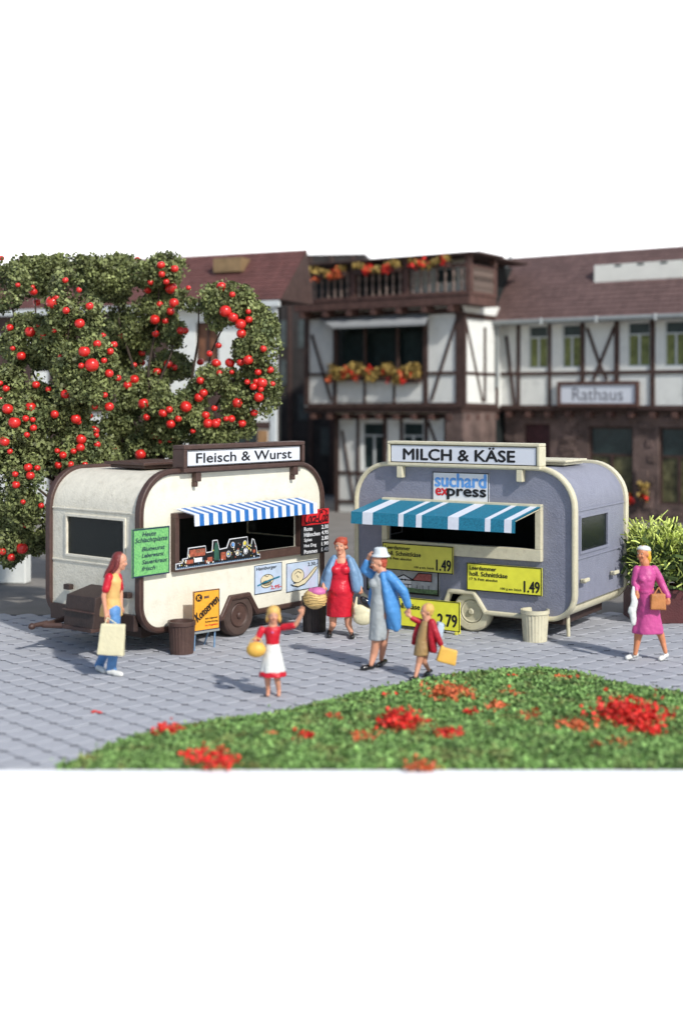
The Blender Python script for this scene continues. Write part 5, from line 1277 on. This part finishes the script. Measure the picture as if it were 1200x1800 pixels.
for k in range(34):
    a_ = k*2.4; z_ = -.03+.15*((k*.618) % 1); q_ = math.sqrt(max(.1, 1-((z_-.03)/.125)**2)); sy = math.sin(a_)
    if sy < -.35 and z_ < .075: continue
    mm.ell(h+V3((.098*q_*math.cos(a_)+.01, .025+.092*q_*sy, z_)), (.026,.026,.026), 8, 6)
P3.cloth('hair', mm, hairre, .009, 2)
mm = M(); gown(mm, [(P3.p(597, 1083), .205, .16), (P3.p(597, 1068), .205, .17), (P3.p(597, 1048), .21, .19), (P3.p(597, 1034), .205, .20), (P3.p(597.5, 1018), .175, .16), (P3.p(597, 1006), .175, .175), (P3.p(598, 997), .165, .165), (P3.p(599, 989), .12, .12)], folds=8, amp=.035)
mm.ell(P3.p(590, 1002, -.13), (.085,.07,.075)); mm.ell(P3.p(606, 1002, -.13), (.085,.07,.075)); mm.ell(P3.p(597, 1038, -.09), (.16,.13,.13))
for x_ in (589, 609): mm.cone(P3.p(x_, 992, -.09), .03, P3.p(x_, 984, -.03), .025)
mm.cone(P3.p(616, 1045, -.06), .05, P3.p(622, 1036, -.08), .02)
P3.cloth('dress', mm, clred)
mm = M()
P3.limb(mm, [(s1, .066), (P3.p(575, 1006, 0), .068), (P3.p(570, 1018, -.02), .062), (P3.p(568, 1027, -.10), .05)]); P3.limb(mm, [(s2, .066), (P3.p(626, 1006, 0), .07), (P3.p(631, 1018, -.02), .064), (P3.p(633, 1030, -.06), .052)])
gown(mm, [(P3.p(598, 1036, .08), .27, .10), (P3.p(598, 1015, .07), .235, .10), (P3.p(599, 995, .05), .20, .10), (P3.p(600, 984, .03), .15, .085), (P3.p(600, 979, .03), .09, .06)])
P3.limb(mm, [(P3.p(586, 984, -.07), .04), (P3.p(578, 1005, -.12), .065), (P3.p(573, 1033, -.10), .065)]); P3.limb(mm, [(P3.p(614, 984, -.07), .045), (P3.p(621, 1005, -.12), .075), (P3.p(626, 1034, -.10), .08)]); P3.limb(mm, [(P3.p(588, 980, .0), .05), (P3.p(584, 986, 0), .06)]); P3.limb(mm, [(P3.p(611, 980, .0), .05), (P3.p(616, 986, 0), .06)])
P3.cloth('cardigan', mm, clgblue)
P3.shoe(P3.gp(580, 1115), P3.gp(578, 1123), clshoe, .05); P3.shoe(P3.gp(616, 1116), P3.gp(619, 1125), clshoe, .05)
t = thing('basket', 'round straw basket with pink cloth held by the woman in red', 'basket', P3.g+P3.p(553.5, 1051, -.25))
mm = M(); mm.ell((0,0,-.01), (.185,.15,.17), 28, 18); bb = blob('basket_body', mm, clstraw, t, .012, 2)
for k in range(5):
    z_ = -.10+k*.04; r0 = .187*math.sqrt(max(.05, 1-((z_+.01)/.17)**2)); mm = M(); n = 28
    for i in range(n):
        a_, b_ = 2*math.pi*i/n, 2*math.pi*(i+1)/n; mm.tube((r0*math.cos(a_), r0*.81*math.sin(a_), z_+.012*math.sin(a_*4+k)), (r0*math.cos(b_), r0*.81*math.sin(b_), z_+.012*math.sin(b_*4+k)), .008, .008, 6)
    mm.build('woven_band', clstraw, t, smooth=50)
mm = M(); mm.ell((.045,-.03,.10), (.13,.11,.075), 20, 12); mm.ell((-.04,.0,.10), (.08,.1,.06), 16, 10); blob('cloth', mm, clpinkb, t, .012, 2)
t = thing('shopping_bag', 'cream bag with black bundle in its mouth held by the woman in red', 'bag', P3.g+P3.p(637, 1060, -.14))
mm = M(); c = P3.p(638, 1080, -.14)-P3.p(637, 1060, -.14); mm.ell(c+V3((.0,0,-.05)), (.165,.075,.125)); mm.ell(c+V3((-.03,0,.04)), (.125,.07,.12)); mm.ell(c+V3((.07,0,-.02)), (.09,.06,.12))
mm.cone(c+V3((-.13,0,.10)), .03, c+V3((-.10,0,.27)), .018); blob('sack', mm, clcream, t, .012, 4)
mm = M(); c2 = c+V3((.05,-.01,.19)); mm.ell(c2, (.11,.055,.07), rot=Matrix.Rotation(R(38), 3, 'Y')); mm.ell(c2+V3((-.06,0,.06)), (.05,.04,.04)); blob('black_bundle', mm, clshoe, t, .011, 2)

# 4 --- woman in blue coat with white hat
P4 = Person('woman in sky blue coat and grey dress holding her white hat while walking', 656, 1177)
h = P4.p(665, 989); nk = P4.p(671, 1005)
P4.head(h, (-1, -.28, 0), 1.08, nk, -.08); s1, s2 = P4.p(661, 1014, .12), P4.p(683, 1012, -.10)
P4.body.cone(nk, .055, P4.p(672, 1020), .10); P4.body.cone(P4.p(672, 1018), .11, P4.p(668, 1080), .13)
e1, w1_ = P4.p(640, 1001, .12), P4.p(648, 979, .05); P4.limb(P4.body, [(s1, .045), (e1, .04), (w1_, .026)]); P4.hand(w1_, (.35, -.2, 1), (0, -1, .2), 1.0, .8)
e2, w2_ = P4.p(709, 1041, -.16), P4.p(718, 1071, -.12); P4.limb(P4.body, [(s2, .045), (e2, .038), (w2_, .025)]); P4.hand(w2_, (.0, 0, -1), (-1, 0, 0), 1.0)
aF, aB = P4.gp(652, 1179), P4.gp(670, 1171)
P4.limb(P4.body, [(P4.p(663, 1105, -.04), .085), (P4.p(660, 1135, -.03), .062), (P4.p(657, 1150, -.02), .055), (aF+V3((.0,0,.09)), .034)]); P4.limb(P4.body, [(P4.p(674, 1105, .08), .08), (P4.p(674, 1132, .10), .056), (aB+V3((.0,0,.10)), .033)])
P4.done(skin); P4.face()
mm = M(); mm.ell(h+V3((.036,.015,.02)), (.090,.092,.092), 18, 12); mm.ell(h+V3((.065,0,-.035)), (.052,.06,.05)); P4.cloth('hair', mm, hairre, .009, 2)
mm = M(); hc = P4.p(669, 972); Rh = Matrix.Rotation(R(6), 3, 'Y')
mm.loft([(hc+V3((0,0,-.03)), .105, .098, 0), (hc+V3((.0,0,.0)), .10, .093, 0), (hc+V3((-.005,0,.062)), .088, .082, 0), (hc+V3((-.005,0,.078)), .07, .065, 0)], 28)
mm.loft([(hc+V3((0,0,-.052)), .140, .125, 0), (hc+V3((0,0,-.035)), .13, .118, 0), (hc+V3((0,0,-.02)), .11, .10, 0)], 28); P4.cloth('hat', mm, mat('white_hat_paint', (.62,.68,.70), .5, .05, 9, .1), .009, 2)
mm = M(); gown(mm, [(P4.p(663, 1124), .125, .14), (P4.p(665, 1110), .125, .14), (P4.p(665, 1085), .125, .14), (P4.p(667, 1060), .13, .145), (P4.p(668, 1042), .115, .13), (P4.p(668, 1028), .135, .14), (P4.p(669, 1016), .115, .135), (P4.p(670, 1007), .08, .09)], folds=7, amp=.04)
mm.ell(P4.p(657, 1026, -.05), (.075,.085,.075)); mm.ell(P4.p(658, 1027, .07), (.07,.08,.07)); P4.cloth('dress', mm, clgrey)
mm = M(); P4.limb(mm, [(s1, .066), (P4.p(650, 1008, .12), .066), (e1, .062), (P4.p(645, 988, .07), .048)]); P4.limb(mm, [(s2, .072), (P4.p(697, 1026, -.15), .07), (P4.p(709, 1040, -.16), .066), (P4.p(717, 1064, -.13), .052)])
gown(mm, [(P4.p(692, 1105, .0), .10, .13), (P4.p(690, 1085, .0), .12, .16), (P4.p(688, 1060, .0), .12, .165), (P4.p(684, 1040, .0), .115, .165), (P4.p(681, 1022, .0), .11, .165), (P4.p(678, 1010, .0), .095, .14), (P4.p(676, 1003, .0), .06, .08)], folds=6, amp=.07)
P4.limb(mm, [(P4.p(672, 1010, -.12), .04), (P4.p(678, 1040, -.14), .05), (P4.p(686, 1075, -.13), .07), (P4.p(696, 1105, -.10), .05)]); P4.limb(mm, [(P4.p(664, 1012, .14), .045), (P4.p(654, 1040, .17), .05), (P4.p(652, 1058, .16), .05), (P4.p(654, 1068, .14), .03)])
P4.cloth('coat', mm, clblue)
P4.shoe(P4.gp(655, 1177), P4.gp(634, 1179), clshoe, .045); P4.shoe(P4.gp(677, 1168), P4.gp(661, 1175), clshoe, .043)

# 5 --- child with yellow bag
P5 = Person('blond child in crimson coat and tan shorts holding the hand of the woman in blue', 738, 1194)
h = P5.p(750, 1075); nk = P5.p(750, 1090)
P5.head(h, (-1, -.25, 0), .90, nk); s1, s2 = P5.p(741, 1094, .06), P5.p(759, 1094, -.07); hip = P5.p(744, 1140)
P5.body.cone(nk, .042, P5.p(748, 1105), .07); P5.body.cone(P5.p(748, 1105), .07, hip, .075)
e1, w1_ = P5.p(730, 1090, .04), P5.p(721, 1084, .02); P5.limb(P5.body, [(s1, .032), (e1, .027), (w1_, .021)]); P5.hand(w1_, (-1, 0, .6), (0, 0, 1), .75)
e2, w2_ = P5.p(768, 1118, -.10), P5.p(775, 1136, -.10); P5.limb(P5.body, [(s2, .032), (e2, .027), (w2_, .021)]); P5.hand(w2_, (.35, 0, -1), (0, -1, 0), .75)
aF, aB = P5.gp(730, 1197), P5.gp(752, 1188)
P5.limb(P5.body, [(P5.p(741, 1140, -.03), .058), (P5.p(736, 1166, -.03), .042), (aF+V3((0,0,.06)), .026)]); P5.limb(P5.body, [(P5.p(748, 1142, .05), .056), (P5.p(745, 1163, .06), .040), (aB+V3((.01,0,.08)), .026)])
P5.done(skin); P5.face()
mm = M(); mm.ell(h+V3((.020,.010,.030)), (.083,.084,.086), 18, 12); mm.ell(h+V3((.04,0,-.02)), (.045,.055,.045)); P5.cloth('hair', mm, hairbl, .009, 2)
mm = M(); gown(mm, [(P5.p(741, 1128), .085, .085), (P5.p(744, 1110), .075, .085), (P5.p(747, 1098), .07, .08), (P5.p(748, 1091), .05, .055)]); P5.cloth('shirt', mm, cltan, .010)
mm = M(); gown(mm, [(P5.p(739, 1152, 0), .10, .10), (P5.p(741, 1140), .10, .10), (P5.p(742, 1126), .085, .088)]); P5.cloth('shorts', mm, cltan, .010)
mm = M(); P5.limb(mm, [(s1, .045), (e1, .043), (P5.p(724, 1087, .03), .036)]); P5.limb(mm, [(s2, .052), (P5.p(763, 1106, -.09), .05), (e2, .046), (P5.p(774, 1132, -.10), .040)])
gown(mm, [(P5.p(761, 1146, 0), .055, .095), (P5.p(759, 1130, 0), .065, .10), (P5.p(757, 1112, 0), .062, .10), (P5.p(755, 1100, 0), .055, .09), (P5.p(753, 1091), .04, .05)]); P5.limb(mm, [(P5.p(735, 1100, .08), .04), (P5.p(730, 1118, .09), .045), (P5.p(727, 1130, .09), .035)])
P5.limb(mm, [(P5.p(756, 1098, -.08), .035), (P5.p(757, 1120, -.09), .04), (P5.p(760, 1143, -.08), .035)])
P5.cloth('coat', mm, cldred, .010)
P5.shoe(P5.gp(733, 1196), P5.gp(720, 1198), clshoe, .032); P5.shoe(P5.gp(757, 1185), P5.gp(745, 1191), clshoe, .032)
t = thing('rucksack', 'small pale blue rucksack on the back of the child', 'rucksack', P5.g+P5.p(771, 1108, .04)); mm = M(); soft_box(mm, (0,0,0), .05, .08, .11, Matrix.Rotation(R(12), 3, 'Y'), 5); blob('pack', mm, clpack, t, .011, 4)
t = thing('handbag', 'rounded yellow bag swinging from the hand of the child', 'bag', P5.g+P5.p(786, 1153, -.12)); mm = M(); soft_box(mm, (0,0,0), .125, .05, .10, Matrix.Rotation(R(14), 3, 'Y'), 6, tw=.006); blob('bag_body', mm, clgold, t, .011, 6)
mm = M(); mm.tube((-.03,0,.09), (-.075,0,.135), .012, .012, 8); mm.tube((-.09,0,.07), (-.075,0,.135), .012, .012, 8); mm.build('handle', clgold, t, smooth=50)

# 6 --- woman in magenta dress
P6 = Person('woman in magenta dress and white cap walking left at the right edge', 1135, 1160)
h = P6.p(1130, 973.5); nk = P6.p(1133, 990)
P6.head(h, (-.75, -.75, 0), 1.04, nk, -.06); s1, s2 = P6.p(1119, 1001), P6.p(1149, 1001)
P6.body.cone(nk, .05, P6.p(1134, 1008), .09); P6.body.cone(P6.p(1134, 1006), .10, P6.p(1137, 1070), .12)
e1, w1_ = P6.p(1115, 1024, -.02), P6.p(1119, 1041, -.14); P6.limb(P6.body, [(s1, .045), (e1, .036), (w1_, .024)]); P6.hand(w1_, (.0, -.4, -1), (-1, 0, 0), .95)
e2, w2_ = P6.p(1163, 1028, .0), P6.p(1174, 1052, -.10); P6.limb(P6.body, [(s2, .045), (e2, .038), (w2_, .025)]); P6.hand(w2_, (-.1, -.3, -1), (-1, 0, 0), .95)
a1_, a2_ = P6.gp(1116, 1160), P6.gp(1168, 1161)
P6.limb(P6.body, [(P6.p(1126, 1100), .085), (P6.p(1121, 1118), .058), (P6.p(1119, 1132), .045), (a1_+V3((0,0,.09)), .032)]); P6.limb(P6.body, [(P6.p(1152, 1100), .08), (P6.p(1161, 1116), .054), (P6.p(1165, 1130), .042), (a2_+V3((.01,0,.12)), .030)])
P6.done(skino); P6.face()
mm = M(); mm.ell(h+V3((.03,.03,.015)), (.090,.086,.094), 18, 12); P6.limb(mm, [(h+V3((.06,-.01,.02)), .045), (h+V3((.08,.0,-.06)), .04), (h+V3((.09,.02,-.11)), .028)]); P6.cloth('hair', mm, hairye, .009, 2)
mm = M(); mm.ell(h+V3((.01,.005,.075)), (.098,.095,.045), 20, 10); mm.ell(h+V3((.035,.03,.055)), (.085,.085,.05), 20, 10); P6.cloth('cap', mm, clwhite, .009, 2)
mm = M(); gown(mm, [(P6.p(1138, 1113), .225, .16), (P6.p(1138, 1106), .225, .16), (P6.p(1139, 1085), .18, .15), (P6.p(1139, 1060), .15, .145), (P6.p(1134, 1042), .125, .125), (P6.p(1133, 1036), .12, .12), (P6.p(1133, 1022), .14, .14), (P6.p(1134, 1008), .145, .13), (P6.p(1134, 999), .11, .10), (P6.p(1134, 994), .07, .07)], folds=6, amp=.07)
mm.ell(P6.p(1128, 1018, -.09), (.06,.06,.06)); mm.ell(P6.p(1139, 1018, -.09), (.06,.06,.06))
P6.limb(mm, [(s1, .058), (e1, .052), (P6.p(1118, 1038, -.11), .04)]); P6.limb(mm, [(s2, .062), (P6.p(1158, 1016, .0), .058), (e2, .055), (P6.p(1173, 1048, -.08), .048)]); P6.cloth('dress', mm, clpink)
mm = M(); mm.loft([(P6.p(1133, 1040, -.0), .130, .132, 0), (P6.p(1133, 1036, -.0), .130, .132, 0)], 30); mm.build('belt', clpink, P6.r, smooth=40)
P6.shoe(P6.gp(1118, 1156), P6.gp(1099, 1161), clwshoe, .042); P6.shoe(P6.gp(1171, 1157), P6.gp(1158, 1163), clwshoe, .042)
t = thing('handbag', 'tan leather handbag on the arm of the woman in magenta', 'bag', P6.g+P6.p(1156, 1058, -.18)); mm = M(); soft_box(mm, (0,0,0), .11, .05, .115, None, 8, tw=.012); mm.ell((-.03,0,.05), (.07,.05,.07)); blob('bag_body', mm, clbag, t, .011, 5)
mm = M(); mm.tube((-.06,0,.10), (.02,.04,.20), .010, .010, 8); mm.tube((.07,0,.10), (.02,.04,.20), .010, .010, 8); mm.build('strap', clbag, t, smooth=50)
t = thing('shopping_bag', 'limp white bag hanging from the hand of the woman in magenta', 'bag', P6.g+P6.p(1112, 1044, -.17))
mm = M(); q = lambda x, y: P6.p(x, y, -.17)-P6.p(1112, 1044, -.17)
P6.limb(mm, [(q(1113, 1033), .022), (q(1112, 1045), .032), (q(1115, 1058), .05), (q(1111, 1074), .055), (q(1113, 1090), .045), (q(1113, 1096), .035)]); P6.limb(mm, [(q(1108, 1070), .035), (q(1106, 1076), .025)])
mm.v = [(x, y*.6, z) for x, y, z in mm.v]; blob('sack', mm, clwhite, t, .010, 3)

# fallen petals on the paving
for px_, py_, lab in ((170, 1254, 'tiny red petals fallen on the paving left of the turf'),):
    g = ground(px_, py_); t = thing('fallen_petals', lab, 'petals', (g.x, g.y, .004))
    for k in range(5):
        mm = M(); a_ = random.uniform(0, 6); x_, y_ = random.uniform(-.05,.05), random.uniform(-.05,.05)
        mm.ell((x_, y_, .012), (.030, .022, .010), 8, 5, rot=Matrix.Rotation(a_, 3, 'Z')); mm.build('petal', petalr, t, smooth=60)
